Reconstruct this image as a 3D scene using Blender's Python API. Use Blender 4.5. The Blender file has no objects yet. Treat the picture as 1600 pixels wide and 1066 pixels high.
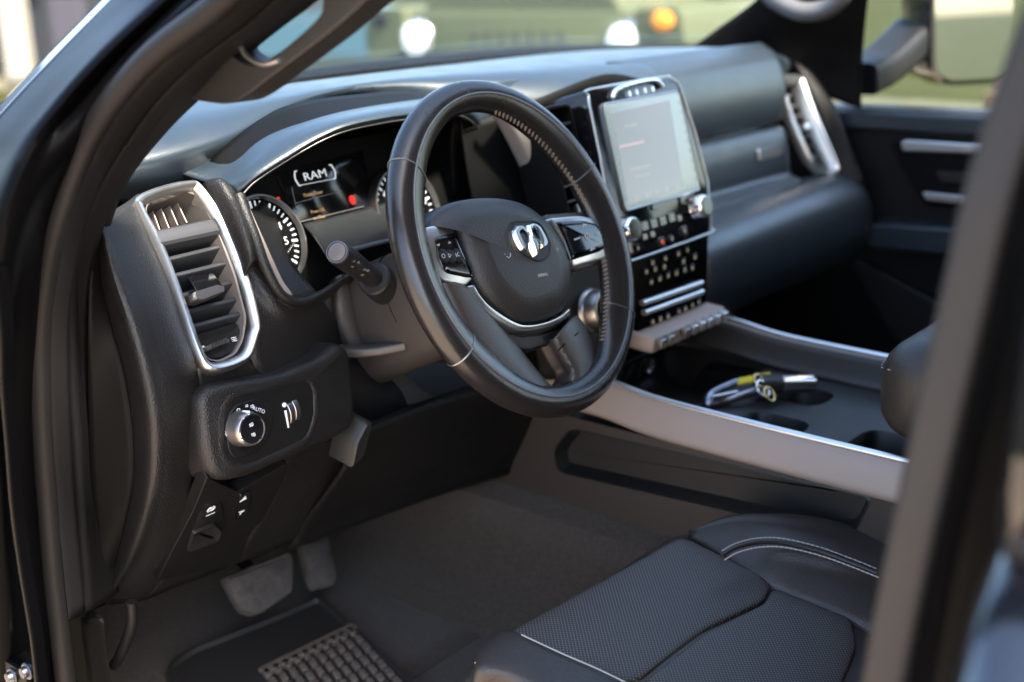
import bpy, bmesh, math, random
from mathutils import Vector as V, Matrix
R = math.radians
random.seed(7)
S = bpy.context.scene
COL = S.collection

# ------------------------------------------------------------------ camera, world, sun, exposure
# metres; origin near the steering wheel hub; +X passenger side, +Y front of truck, +Z up
CAM = V((-1.4081, -.8306, .2894)); AZ, PI_, RO, FPX = R(49.934), R(17.1731), R(-1.3923), 1933.37
fw = V((math.sin(AZ)*math.cos(PI_), math.cos(AZ)*math.cos(PI_), -math.sin(PI_)))
r0 = V((math.cos(AZ), -math.sin(AZ), 0)); u0 = r0.cross(fw)
rt = r0*math.cos(RO)+u0*math.sin(RO); up = u0*math.cos(RO)-r0*math.sin(RO)
cd = bpy.data.cameras.new('camera'); cam = bpy.data.objects.new('camera', cd); COL.objects.link(cam)
cam.matrix_world = Matrix(((rt.x, up.x, -fw.x, CAM.x), (rt.y, up.y, -fw.y, CAM.y), (rt.z, up.z, -fw.z, CAM.z), (0, 0, 0, 1)))
cd.sensor_width = 36; cd.lens = FPX/1600*36; cd.clip_start = .02; cd.clip_end = 600
cd.dof.use_dof = True; cd.dof.focus_distance = 1.27; cd.dof.aperture_fstop = 3.0; cd.dof.aperture_blades = 0
S.camera = cam
SUN_EL, SUN_AZ = R(52), R(184)          # azimuth measured from +Y (front) clockwise to +X
w = bpy.data.worlds.new('World'); S.world = w; w.use_nodes = True
nt = w.node_tree; bg = nt.nodes['Background']
sky = nt.nodes.new('ShaderNodeTexSky'); sky.sky_type = 'NISHITA'; sky.sun_disc = False
sky.sun_elevation = SUN_EL; sky.sun_rotation = SUN_AZ; sky.air_density = 1.0; sky.dust_density = 2.6; sky.ozone_density = 1.3
nt.links.new(sky.outputs[0], bg.inputs[0]); bg.inputs[1].default_value = .115
sl = bpy.data.lights.new('sun', 'SUN'); so = bpy.data.objects.new('sun', sl); COL.objects.link(so)
sl.energy = 3.0; sl.angle = R(7); sl.color = (1, .9, .78)
sd = V((math.sin(SUN_AZ)*math.cos(SUN_EL), math.cos(SUN_AZ)*math.cos(SUN_EL), math.sin(SUN_EL)))
so.rotation_euler = sd.to_track_quat('Z', 'Y').to_euler()
S.view_settings.view_transform = 'Standard'; S.view_settings.look = 'None'
S.view_settings.gamma = 1; S.view_settings.use_curve_mapping = False
S.view_settings.exposure = 3.2
S.render.engine = 'CYCLES'
S.cycles.use_denoising = True; S.cycles.max_bounces = 8; S.cycles.diffuse_bounces = 4; S.cycles.glossy_bounces = 4
S.cycles.transparent_max_bounces = 12; S.cycles.sample_clamp_indirect = 6; S.cycles.caustics_reflective = False

# ------------------------------------------------------------------ helpers
def K(px, py, **a):
    """the 3D point on the plane x=, y= or z= that a measured photo position belongs to"""
    d = fw + rt*((px-800)/FPX) - up*((py-533)/FPX)
    k, v = next(iter(a.items())); i = 'xyz'.index(k)
    return CAM + d*((v-CAM[i])/d[i])
class Frame:
    def __init__(s, o, e1, e2, n): s.o, s.e1, s.e2, s.n = V(o), V(e1).normalized(), V(e2).normalized(), V(n).normalized()
    def p(s, u, v, w=0.): return s.o+s.e1*u+s.e2*v+s.n*w
    def uv(s, px, py, w=0.):
        d = fw + rt*((px-800)/FPX) - up*((py-533)/FPX)
        X = CAM + d*((s.o+s.n*w-CAM).dot(s.n)/d.dot(s.n)) - s.o
        return (X.dot(s.e1), X.dot(s.e2))
    def uvs(s, L, w=0.): return [s.uv(a, b, w) for a, b in L]
    def sub(s, u, v, w=0.): return Frame(s.p(u, v, w), s.e1, s.e2, s.n)
def front(o, lean=0.):      # a panel facing the driver, leaning back by `lean` radians
    return Frame(o, (1, 0, 0), (0, math.sin(lean), math.cos(lean)), (0, -math.cos(lean), math.sin(lean)))
def cr(P, per=6, closed=False):
    P = [V(p) if len(p) == 3 else V((p[0], p[1], 0)) for p in P]; n = len(P); out = []
    if n < 3 and not closed: return [P[0].lerp(P[1], i/per) for i in range(per+1)]
    for i in range(n if closed else n-1):
        g = lambda k: P[k % n] if closed else (P[k] if 0 <= k < n else (P[0]*2-P[1] if k < 0 else P[-1]*2-P[-2]))
        a, b, c, d = g(i-1), g(i), g(i+1), g(i+2)
        for k in range(per):
            t = k/per
            out.append(.5*((2*b)+(c-a)*t+(2*a-5*b+4*c-d)*t*t+(3*b-a-3*c+d)*t**3))
    if not closed: out.append(P[-1])
    return out
def cr2(P, per=6): return [(p.x, p.y) for p in cr(P, per, True)]
def rp(P, r, seg=6):         # polygon with filleted corners
    out = []; n = len(P)
    for i in range(n):
        a, b, c = (V((*P[i-1], 0)), V((*P[i], 0)), V((*P[(i+1) % n], 0)))
        d1, d2 = a-b, c-b; rr = r[i] if isinstance(r, (list, tuple)) else r
        k = min(rr, d1.length*.48, d2.length*.48); s, e = b+d1.normalized()*k, b+d2.normalized()*k
        for j in range(seg+1):
            t = j/seg; q = s*(1-t)**2+b*2*t*(1-t)+e*t*t; out.append((q.x, q.y))
    return out
def rr(u, v, w, h, r, seg=6): return rp([(u-w/2, v-h/2), (u+w/2, v-h/2), (u+w/2, v+h/2), (u-w/2, v+h/2)], r, seg)
def circ(u, v, r, n=40, r2=None): return [(u+r*math.cos(2*math.pi*i/n), v+(r2 or r)*math.sin(2*math.pi*i/n)) for i in range(n)]
def area(P): return .5*sum(P[i-1][0]*P[i][1]-P[i][0]*P[i-1][1] for i in range(len(P)))
def off(P, d):               # inset (d>0) of a closed 2D outline
    n = len(P); sg = 1 if area(P) > 0 else -1; out = []
    for i in range(n):
        a, b = V(P[i-1]).to_2d() if 0 else P[i-1], P[(i+1) % n]
        tx, ty = b[0]-a[0], b[1]-a[1]; L = math.hypot(tx, ty) or 1
        out.append((P[i][0]-ty/L*d*sg, P[i][1]+tx/L*d*sg))
    return out
def scl(P, s):
    cx = sum(p[0] for p in P)/len(P); cy = sum(p[1] for p in P)/len(P)
    return [(cx+(p[0]-cx)*s, cy+(p[1]-cy)*s) for p in P]

def link(name, me, mat, parent):
    o = bpy.data.objects.new(name, me); COL.objects.link(o)
    if mat: me.materials.append(mat)
    if parent is not None:
        o.parent = parent
        if parent.type == 'EMPTY': o.matrix_parent_inverse = parent.matrix_basis.inverted()
    return o
def mk(name, vs, fs, mat, parent=None, ang=40, bevel=0, seg=2, solid=0, flip=False, sub=0):
    me = bpy.data.meshes.new(name); me.from_pydata([tuple(v) for v in vs], [], fs)
    bm = bmesh.new(); bm.from_mesh(me); bmesh.ops.remove_doubles(bm, verts=bm.verts, dist=1e-6)
    bmesh.ops.recalc_face_normals(bm, faces=bm.faces)
    if flip: bmesh.ops.reverse_faces(bm, faces=bm.faces)
    bm.to_mesh(me); bm.free()
    me.shade_smooth(); me.set_sharp_from_angle(angle=R(ang))
    o = link(name, me, mat, parent)
    if solid:
        m = o.modifiers.new('solid', 'SOLIDIFY'); m.thickness = solid; m.offset = 0
    if bevel:
        m = o.modifiers.new('bevel', 'BEVEL'); m.width = bevel; m.segments = seg; m.limit_method = 'ANGLE'; m.angle_limit = R(35); m.harden_normals = False
    if sub:
        m = o.modifiers.new('sub', 'SUBSURF'); m.levels = m.render_levels = sub
    return o
def grid(rows, cu=False, cv=False, base=0):
    n, m = len(rows), len(rows[0]); fs = []
    for i in range(n if cv else n-1):
        for j in range(m if cu else m-1):
            a, b = i*m+j, i*m+(j+1) % m; c, d = ((i+1) % n)*m+(j+1) % m, ((i+1) % n)*m+j
            fs.append((a+base, b+base, c+base, d+base))
    return [p for r_ in rows for p in r_], fs
def loft(name, rows, mat, parent=None, per=(5, 5), cu=False, solid=.004, **kw):
    """smooth surface through rows of control points"""
    A = [cr(r_, per[1], cu) for r_ in rows]
    T = [cr([A[i][j] for i in range(len(A))], per[0]) for j in range(len(A[0]))]
    vs, fs = grid([[T[j][i] for j in range(len(T))] for i in range(len(T[0]))], cu)
    return mk(name, vs, fs, mat, parent, solid=solid, **kw)
def rings(name, rs, mat, parent=None, cap0=True, cap1=True, closed=False, **kw):
    """closed rings of 3D points joined one to the next"""
    vs, fs = grid(rs, True, closed); m = len(rs[0])
    if not closed:
        if cap0: fs.append(tuple(range(m)))
        if cap1: fs.append(tuple(range((len(rs)-1)*m, len(rs)*m)))
    return mk(name, vs, fs, mat, parent, **kw)
def pring(name, F, outline, prof, mat, parent=None, cap0=False, cap1=True, mode='o', closed=False, **kw):
    """outline swept through (inset, height) steps on frame F"""
    rs = [[F.p(u, v, h) for u, v in (off(outline, d) if mode == 'o' else scl(outline, d))] for d, h in prof]
    return rings(name, rs, mat, parent, cap0, cap1, closed, **kw)
def prism(name, F, outline, w0, w1, mat, parent=None, bevel=.0008, seg=2, **kw):
    return rings(name, [[F.p(u, v, w0) for u, v in outline], [F.p(u, v, w1) for u, v in outline]], mat, parent, bevel=bevel, seg=seg, **kw)
def bx(name, F, u, v, w_, su, sv, sw, mat, parent=None, r=.002, bevel=.001):
    return prism(name, F.sub(u, v, w_), rr(0, 0, su, sv, r), -sw/2, sw/2, mat, parent, bevel=bevel)
def sweep(name, path, sec, mat, parent=None, per=6, upv=(0, 0, 1), closed=False, caps=True, scale=None, **kw):
    """2D section (a along path x up, b along up) carried along a smooth path"""
    P = cr(path, per, closed); n = len(P); rs = []; upv = V(upv)
    for i in range(n):
        t = ((P[(i+1) % n]-P[i-1]) if closed else (P[min(i+1, n-1)]-P[max(i-1, 0)])).normalized()
        a = t.cross(upv).normalized(); b = a.cross(t).normalized(); k = scale(i/(n-1)) if scale else 1
        rs.append([P[i]+a*x*k+b*y*k for x, y in sec])
    return rings(name, rs, mat, parent, caps and not closed, caps and not closed, closed, **kw)
def tube(name, path, r, mat, parent=None, per=6, n=14, closed=False, upv=(.13, .21, .97), r2=None, **kw):
    rad = r if callable(r) else None
    return sweep(name, path, circ(0, 0, 1 if rad else r, n, None if rad else r2), mat, parent, per, upv, closed, scale=rad, ang=50, **kw)
def merged(name, parts, mat, parent=None, **kw):      # several (verts, faces) lumps of one pattern as one mesh
    vs, fs = [], []
    for a, b in parts:
        k = len(vs); vs += a; fs += [tuple(i+k for i in f) for f in b]
    return mk(name, vs, fs, mat, parent, **kw)
def lump(F, outline, w0, w1):
    n = len(outline); vs = [F.p(u, v, w0) for u, v in outline]+[F.p(u, v, w1) for u, v in outline]
    fs = [(i, (i+1) % n, n+(i+1) % n, n+i) for i in range(n)]+[tuple(range(n)), tuple(range(n, 2*n))]
    return vs, fs
def stroke(F, pts, wd, w0, w1):                       # raised line with a width, on a frame
    L, Rr = [], []
    for i, p in enumerate(pts):
        a, b = pts[max(i-1, 0)], pts[min(i+1, len(pts)-1)]; tx, ty = b[0]-a[0], b[1]-a[1]; l = math.hypot(tx, ty) or 1
        L.append((p[0]-ty/l*wd/2, p[1]+tx/l*wd/2)); Rr.append((p[0]+ty/l*wd/2, p[1]-tx/l*wd/2))
    return lump(F, L+Rr[::-1], w0, w1)
def stitches(name, path, mat, parent, n, ln=.0045, r=.0005, per=10, nrm=(0, 0, 1), cross=0):
    P = cr(path, per); D = [0]
    for i in range(1, len(P)): D.append(D[-1]+(P[i]-P[i-1]).length)
    def at(s):
        for i in range(1, len(P)):
            if D[i] >= s: return P[i-1].lerp(P[i], (s-D[i-1])/max(1e-9, D[i]-D[i-1])), (P[i]-P[i-1]).normalized()
        return P[-1], (P[-1]-P[-2]).normalized()
    out = []; nrm = V(nrm).normalized()
    for k in range(n):
        c, t = at((k+.5)/n*D[-1])
        if cross: t = (t.cross(nrm).normalized()+t*cross).normalized()
        s = t.cross(nrm).normalized(); q = nrm
        vs, rs = [], []
        for a, m in ((-.5, .5), (-.3, 1), (.3, 1), (.5, .5)):
            rs.append([c+t*a*ln+s*math.cos(j*1.0472)*r*m*1.3+q*(math.sin(j*1.0472)*r*m) for j in range(6)])
        a, b = grid(rs, True); b += [tuple(range(6)), tuple(range(18, 24))]; out.append((a, b))
    return merged(name, out, mat, parent)
FONTC = {}
def txt(name, F, s, u, v, size, mat, parent, w_=.0004, rot=0, ext=.0002, sx=1, shear=0):
    c = bpy.data.curves.new('t', 'FONT'); c.body = s; c.size = size; c.align_x = 'CENTER'; c.align_y = 'CENTER'; c.extrude = ext; c.resolution_u = 2; c.shear = shear
    t = bpy.data.objects.new('t', c); COL.objects.link(t); dg = bpy.context.evaluated_depsgraph_get()
    me = bpy.data.meshes.new_from_object(t.evaluated_get(dg)); bpy.data.objects.remove(t)
    cs, sn = math.cos(rot), math.sin(rot)
    for q in me.vertices:
        x, y = q.co.x*sx, q.co.y; h = q.co.z
        q.co = F.p(u+x*cs-y*sn, v+x*sn+y*cs, w_+h)
    me.materials.clear()
    return link(name, me, mat, parent)
def empty(name, loc, label, cat, group=None, kind=None):
    o = bpy.data.objects.new(name, None); COL.objects.link(o); o.location = loc; o.empty_display_size = .05
    return tag(o, label, cat, group, kind)
def tag(o, label=None, cat=None, group=None, kind=None):
    if label: o['label'] = label
    if cat: o['category'] = cat
    if group: o['group'] = group
    if kind: o['kind'] = kind
    return o

# ------------------------------------------------------------------ materials
def mat(name, col, rough=.5, metal=0, spec=.5, coat=0, grain=None, noise=None, emit=None, var=0, ior=1.5, sheen=0):
    m = bpy.data.materials.new(name); m.use_nodes = True; t = m.node_tree; b = t.nodes['Principled BSDF']
    b.inputs['Base Color'].default_value = (*col, 1); b.inputs['Roughness'].default_value = rough; b.inputs['Metallic'].default_value = metal
    b.inputs['Specular IOR Level'].default_value = spec; b.inputs['Coat Weight'].default_value = coat; b.inputs['Coat Roughness'].default_value = .03
    b.inputs['Sheen Weight'].default_value = sheen
    if emit: b.inputs['Emission Color'].default_value = (*emit[0], 1); b.inputs['Emission Strength'].default_value = emit[1]
    tc = t.nodes.new('ShaderNodeTexCoord'); last = None
    def bump(src, st, ds):
        nonlocal last
        bn = t.nodes.new('ShaderNodeBump'); bn.inputs['Strength'].default_value = st; bn.inputs['Distance'].default_value = ds
        t.links.new(src, bn.inputs['Height'])
        if last: t.links.new(last, bn.inputs['Normal'])
        last = bn.outputs[0]; t.links.new(last, b.inputs['Normal'])
    if grain:
        sc, st = grain; v = t.nodes.new('ShaderNodeTexVoronoi'); v.feature = 'SMOOTH_F1'; v.inputs['Scale'].default_value = sc; v.inputs['Smoothness'].default_value = .5
        t.links.new(tc.outputs['Object'], v.inputs['Vector']); bump(v.outputs['Distance'], st, .4/sc)
    if noise:
        sc, st = noise; v = t.nodes.new('ShaderNodeTexNoise'); v.inputs['Scale'].default_value = sc; v.inputs['Detail'].default_value = 4
        t.links.new(tc.outputs['Object'], v.inputs['Vector']); bump(v.outputs['Fac'], st, .6/sc)
    if var:
        v = t.nodes.new('ShaderNodeTexNoise'); v.inputs['Scale'].default_value = 23; v.inputs['Detail'].default_value = 6
        t.links.new(tc.outputs['Object'], v.inputs['Vector'])
        mr = t.nodes.new('ShaderNodeMapRange'); mr.inputs['From Min'].default_value = .3; mr.inputs['From Max'].default_value = .7
        mr.inputs['To Min'].default_value = max(.02, rough-var); mr.inputs['To Max'].default_value = rough+var
        t.links.new(v.outputs['Fac'], mr.inputs['Value']); t.links.new(mr.outputs[0], b.inputs['Roughness'])
    return m
M = {}
M['pad'] = mat('sky_tinted_dash_pad', (.013, .021, .029), .40, grain=(700, .4), var=.06, coat=.42)  # blue in the base colour stands in for the reflected sky
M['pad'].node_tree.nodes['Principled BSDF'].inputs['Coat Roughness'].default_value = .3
M['leather_dash'] = mat('grained_dash', (.0095, .0088, .0085), .43, spec=.36, grain=(600, .75), var=.06)
M['plastic'] = mat('black_plastic', (.006, .0057, .0055), .5, spec=.25, grain=(900, .25), var=.05)
M['plastic_dark'] = mat('matt_black_plastic', (.0028, .0027, .0026), .6, spec=.12)
M['plastic_mid'] = mat('charcoal_plastic', (.014, .013, .0125), .46, spec=.35, grain=(900, .2))
M['vane'] = mat('vane_plastic', (.02, .022, .025), .42)
M['gloss'] = mat('gloss_black', (.006, .006, .007), .08, spec=.5)
M['satin'] = mat('satin_silver', (.62, .62, .62), .33, metal=1, var=.04)
M['satin_dark'] = mat('dark_satin_silver', (.34, .32, .31), .38, metal=1)
M['chrome'] = mat('chrome', (.9, .9, .9), .10, metal=1)
M['emblem'] = mat('emblem_chrome', (.95, .94, .92), .2, metal=1)
M['vent_wall'] = mat('vent_wall', (.10, .088, .08), .5)
M['warm_satin'] = mat('warm_satin_trim', (.45, .39, .35), .45, metal=.5)
M['taupe'] = mat('taupe_trim', (.27, .215, .185), .45, noise=(400, .1))
M['wheel'] = mat('wheel_leather', (.015, .0128, .0122), .24, grain=(900, .22), var=.045)
M['hub'] = mat('airbag_cover', (.024, .021, .02), .45, grain=(620, .5), spec=.4)
M['bead'] = mat('wheel_edge', (.10, .10, .105), .22)  # pale grey paints in the bright highlight along the rim's edge
M['thread'] = mat('grey_thread', (.42, .38, .33), .8)
M['thread_tan'] = mat('tan_thread', (.15, .115, .085), .8)
M['seat'] = mat('seat_leather', (.030, .0238, .0195), .42, spec=.4, grain=(500, .4), var=.06)
M['rubber'] = mat('rubber_seal', (.0055, .005, .005), .5, spec=.16, noise=(900, .15))
M['trim'] = mat('woven_pillar_trim', (.0055, .005, .0053), .65, spec=.12, grain=(900, .5))
M['moulding'] = mat('black_moulding', (.0009, .0009, .0011), .3, spec=.03)
M['paint'] = mat('black_paint', (.001, .0013, .0025), .25, coat=1)
M['carpet'] = mat('carpet', (.034, .027, .021), .95, noise=(700, 1.0), sheen=.2)
M['mat'] = mat('rubber_mat', (.022, .02, .019), .6, noise=(500, .3))
M['headliner'] = mat('headliner', (.25, .24, .23), .95)
M['white'] = mat('white_marking', (.75, .75, .75), .6)
M['grey_mark'] = mat('grey_marking', (.35, .34, .33), .6)
M['glow_white'] = mat('lit_white', (.6, .6, .6), .5, emit=((.85, .95, 1), .06))
M['glow_amber'] = mat('lit_amber', (.4, .25, .1), .5, emit=((1, .6, .3), .04))
M['glow_red'] = mat('lit_red', (.5, .02, .02), .5, emit=((1, .04, .03), .12))
M['screen'] = mat('lit_screen', (.1, .1, .1), .12, emit=((.95, 1, 1), .026))
M['screen_edge'] = mat('screen_border', (.2, .25, .24), .12, emit=((.85, 1, .97), .028))  # border is no light source; its greenish glow stands in for a reflection
M['pedal'] = mat('pedal_rubber', (.06, .054, .05), .75, noise=(200, .4))
M['orange'] = mat('amber_lens', (.9, .3, .03), .15, emit=((1, .36, .02), .06))
M['yellow'] = mat('yellow_tag', (.75, .55, .02), .5)

def glassmat(name, tint=(1, 1, 1), gl=1.0):
    m = bpy.data.materials.new(name); m.use_nodes = True; t = m.node_tree; t.nodes.remove(t.nodes['Principled BSDF'])
    o = t.nodes['Material Output']; a = t.nodes.new('ShaderNodeBsdfTransparent'); a.inputs[0].default_value = (*tint, 1)
    g = t.nodes.new('ShaderNodeBsdfGlossy'); g.inputs['Roughness'].default_value = .02; f = t.nodes.new('ShaderNodeFresnel'); f.inputs[0].default_value = 1.45
    k = t.nodes.new('ShaderNodeMath'); k.operation = 'MULTIPLY'; k.inputs[1].default_value = gl; t.links.new(f.outputs[0], k.inputs[0])
    x = t.nodes.new('ShaderNodeMixShader'); t.links.new(k.outputs[0], x.inputs[0]); t.links.new(a.outputs[0], x.inputs[1]); t.links.new(g.outputs[0], x.inputs[2])
    t.links.new(x.outputs[0], o.inputs['Surface']); return m
M['glass'] = glassmat('window_glass', (.9, .93, .92), .25)
M['lens'] = glassmat('gauge_lens', (.95, .96, .97), .8)
def speckle(m, c0, c1, sc):
    t = m.node_tree; b = t.nodes['Principled BSDF']; tc = t.nodes.new('ShaderNodeTexCoord'); v = t.nodes.new('ShaderNodeTexNoise'); v.inputs['Scale'].default_value = sc; v.inputs['Detail'].default_value = 8; v.inputs['Roughness'].default_value = .7
    r_ = t.nodes.new('ShaderNodeMapRange'); r_.inputs['From Min'].default_value = .35; r_.inputs['From Max'].default_value = .65; t.links.new(tc.outputs['Object'], v.inputs['Vector']); t.links.new(v.outputs['Fac'], r_.inputs['Value'])
    mx = t.nodes.new('ShaderNodeMix'); mx.data_type = 'RGBA'; mx.inputs[6].default_value = (*c0, 1); mx.inputs[7].default_value = (*c1, 1); t.links.new(r_.outputs[0], mx.inputs[0]); t.links.new(mx.outputs[2], b.inputs['Base Color'])
speckle(M['carpet'], (.015, .0108, .0076), (.052, .037, .026), 230); speckle(M['pedal'], (.03, .027, .025), (.075, .066, .06), 45)
def perf():
    """perforated leather: rows of small holes, each with a pale rim"""
    m = mat('perforated_leather', (.030, .0238, .0195), .48, spec=.4, grain=(600, .25)); t = m.node_tree; b = t.nodes['Principled BSDF']
    tc = t.nodes.new('ShaderNodeTexCoord'); sx = t.nodes.new('ShaderNodeSeparateXYZ'); t.links.new(tc.outputs['Object'], sx.inputs[0])
    def mth(op, a, c=None, val=None):
        n = t.nodes.new('ShaderNodeMath'); n.operation = op; t.links.new(a, n.inputs[0])
        if c is not None: t.links.new(c, n.inputs[1])
        elif val is not None: n.inputs[1].default_value = val
        return n.outputs[0]
    P = .0046
    ua = mth('MULTIPLY', mth('ADD', sx.outputs[0], sx.outputs[1]), val=1/P); ub = mth('MULTIPLY', mth('SUBTRACT', sx.outputs[0], sx.outputs[1]), val=1/P)
    fa = mth('SUBTRACT', mth('FRACT', ua), val=.5); fb = mth('SUBTRACT', mth('FRACT', ub), val=.5)
    d = mth('SQRT', mth('ADD', mth('MULTIPLY', fa, fa), mth('MULTIPLY', fb, fb)))
    h = mth('LESS_THAN', d, val=.2)
    mx = t.nodes.new('ShaderNodeMix'); mx.data_type = 'RGBA'; t.links.new(h, mx.inputs[0])
    mx.inputs[6].default_value = (.030, .0238, .0195, 1); mx.inputs[7].default_value = (.17, .155, .14, 1); t.links.new(mx.outputs[2], b.inputs['Base Color'])
    return m
M['perf'] = perf()

# ------------------------------------------------------------------ dashboard
dash = empty('dashboard', (0, .35, -.4), 'black grained dashboard with silver ringed air vents and a tall centre screen', 'dashboard')
def col(pts): return [K(a, b, **{k: v}) for a, b, k, v in pts]

# top pad, from the windscreen foot back to its rolled front edge
rows = [
 [V((-.74, .58, 0.0840)), V((-.55, .61, 0.0890)), V((-.30, .635, 0.0890)), V((0, .65, 0.0890)), V((.30, .635, 0.0870)), V((.55, .60, 0.0790)), V((.76, .52, 0.0640))],
 [V((-.74, .50, 0.1130)), V((-.55, .53, 0.1180)), V((-.30, .555, 0.1190)), V((0, .57, 0.1190)), V((.30, .555, 0.1170)), V((.55, .52, 0.1080)), V((.76, .44, 0.0960))],
 [V((-.745, .40, 0.1190)), V((-.55, .43, 0.1360)), V((-.30, .44, 0.1390)), V((0, .45, 0.1380)), V((.30, .44, 0.1360)), V((.55, .40, 0.1240)), V((.76, .36, 0.1080))],
 [V((-.75, .335, 0.1130)), V((-.57, .32, 0.1330)), V((-.30, .345, 0.1420)), V((0, .34, 0.1420)), V((.30, .33, 0.1400)), V((.55, .31, 0.1290)), V((.755, .32, 0.1070))],
 [V((-.75, .285, .100)), V((-.58, .275, .112)), V((-.33, .33, .138)), V((0, .25, .134)), V((.30, .25, .128)), V((.50, .245, .118)), V((.75, .285, .100))],
 [V((-.75, .28, .085)), V((-.58, .28, .09)), V((-.33, .34, .128)), V((-.02, .21, .098)), V((.30, .222, .094)), V((.50, .222, .085)), V((.75, .28, .085))],
 [V((-.75, .30, .060)), V((-.58, .30, .06)), V((-.33, .35, .11)), V((-.02, .22, .05)), V((.30, .215, .048)), V((.50, .215, .042)), V((.75, .30, .060))]]
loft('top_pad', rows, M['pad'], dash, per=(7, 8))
# small grille let into the pad behind the screen
g = Frame((-.02, .30, .1365), (1, 0, 0), (0, 1, .13), (0, -.13, 1))
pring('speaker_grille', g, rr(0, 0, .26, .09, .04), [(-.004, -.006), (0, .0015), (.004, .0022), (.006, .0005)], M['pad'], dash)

# driver side front: end cap, corner, face around the vent
G_ = [(150, 318), (197, 418), (224, 482), (242, 540), (261, 607), (269, 680), (262, 769), (228, 868), (168, 944)]
Mx = [(176, 312), (224, 372), (250, 440), (272, 520), (288, 600), (294, 680), (290, 769), (256, 868), (196, 943)]
def vp(px, py, dy=0):        # vent plane
    f_ = FV; u, v = f_.uv(px, py, dy); return f_.p(u, v, dy)
FV = front((-.66, .1955, -.03), math.atan(.517))
B_ = [(215, 303), (232, 360), (262, 430), (286, 505), (306, 575)]
cB = [vp(a, b, -.004) for a, b in B_]+col([(312, 660, 'y', .178), (308, 760, 'y', .20), (282, 858, 'y', .245), (226, 936, 'y', .31)])
C_ = [(315, 296), (348, 356), (380, 425), (398, 500), (392, 562)]
cC = [vp(a, b, -.006) for a, b in C_]+col([(440, 640, 'y', .17), (440, 720, 'y', .195), (402, 808, 'y', .235), (352, 886, 'y', .295)])
cD = col([(385, 330, 'y', .235), (404, 395, 'y', .21), (432, 470, 'y', .180), (466, 512, 'y', .178), (496, 545, 'y', .182)])+col([(548, 610, 'y', .17), (560, 680, 'y', .185), (530, 755, 'y', .22), (482, 838, 'y', .282)])
cE = col([(420, 300, 'y', .30), (450, 400, 'y', .22), (500, 466, 'y', .188), (530, 508, 'y', .20), (560, 545, 'y', .22), (640, 600, 'y', .22), (680, 650, 'y', .20), (690, 720, 'y', .21), (640, 785, 'y', .255)])
cG = col([(a, b, 'x', -.744) for a, b in G_]); cM = col([(a, b, 'x', -.724) for a, b in Mx])
loft('driver_fascia', [cC, cD, cE], M['leather_dash'], dash, per=(7, 6), solid=.003)
loft('driver_fascia', [[a.lerp(b, t) for a, b in zip(cB[4:], cC[4:])] for t in (0, .33, .67, 1)], M['leather_dash'], dash, per=(4, 6), solid=.003)
# soft shoulder between the vent and the instrument pod
loft('vent_shoulder', [col([(318, 288, 'y', .245), (348, 346, 'y', .225), (372, 398, 'y', .205), (382, 436, 'y', .195)]), col([(324, 282, 'y', .238), (355, 342, 'y', .215), (377, 394, 'y', .195), (386, 424, 'y', .187)]), col([(346, 280, 'y', .226), (371, 332, 'y', .200), (388, 380, 'y', .185), (394, 411, 'y', .180)]), col([(369, 302, 'y', .224), (384, 340, 'y', .209), (397, 378, 'y', .197), (402, 407, 'y', .19)]), col([(378, 300, 'y', .25), (392, 340, 'y', .24), (405, 378, 'y', .23), (408, 410, 'y', .22)])], M['leather_dash'], dash, per=(5, 6), solid=.003)
# end cap seen through the open door: raised soft rim and sunk flat panel
cap = [col([(150, 335, 'x', -.775), (142, 420, 'x', -.785), (138, 500, 'x', -.79), (138, 600, 'x', -.79), (140, 680, 'x', -.79), (142, 760, 'x', -.79), (148, 830, 'x', -.785), (158, 900, 'x', -.78), (162, 943, 'x', -.775)]),
       col([(156, 345, 'x', -.762), (158, 430, 'x', -.766), (174, 500, 'x', -.766), (190, 560, 'x', -.766), (202, 620, 'x', -.766), (210, 690, 'x', -.766), (207, 768, 'x', -.766), (186, 862, 'x', -.762), (164, 941, 'x', -.762)]),
       col([(157, 342, 'x', -.77), (174, 425, 'x', -.780), (195, 492, 'x', -.782), (213, 552, 'x', -.782), (227, 615, 'x', -.782), (235, 684, 'x', -.782), (231, 768, 'x', -.780), (205, 864, 'x', -.77), (165, 942, 'x', -.765)]),
       col([(158, 338, 'x', -.766), (190, 420, 'x', -.768), (217, 486, 'x', -.768), (235, 545, 'x', -.768), (252, 610, 'x', -.768), (260, 682, 'x', -.768), (253, 769, 'x', -.766), (220, 866, 'x', -.754), (166, 943, 'x', -.75)]),
       col([(157, 330, 'x', -.735), (197, 416, 'x', -.735), (224, 481, 'x', -.735), (242, 540, 'x', -.735), (261, 607, 'x', -.735), (269, 680, 'x', -.735), (262, 769, 'x', -.735), (228, 868, 'x', -.735), (168, 944, 'x', -.735)])]
ec = loft('end_cap', cap[:2], M['plastic_dark'], dash, per=(6, 6), solid=.003)
loft('driver_fascia', cap[1:4]+[[a.lerp(b, t)+V((0, -.004*math.sin(t*3.14), 0)) for a, b in zip(cap[3], cB)] for t in (.3, .65)]+[cB], M['leather_dash'], dash, per=(6, 6), solid=.003)

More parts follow.
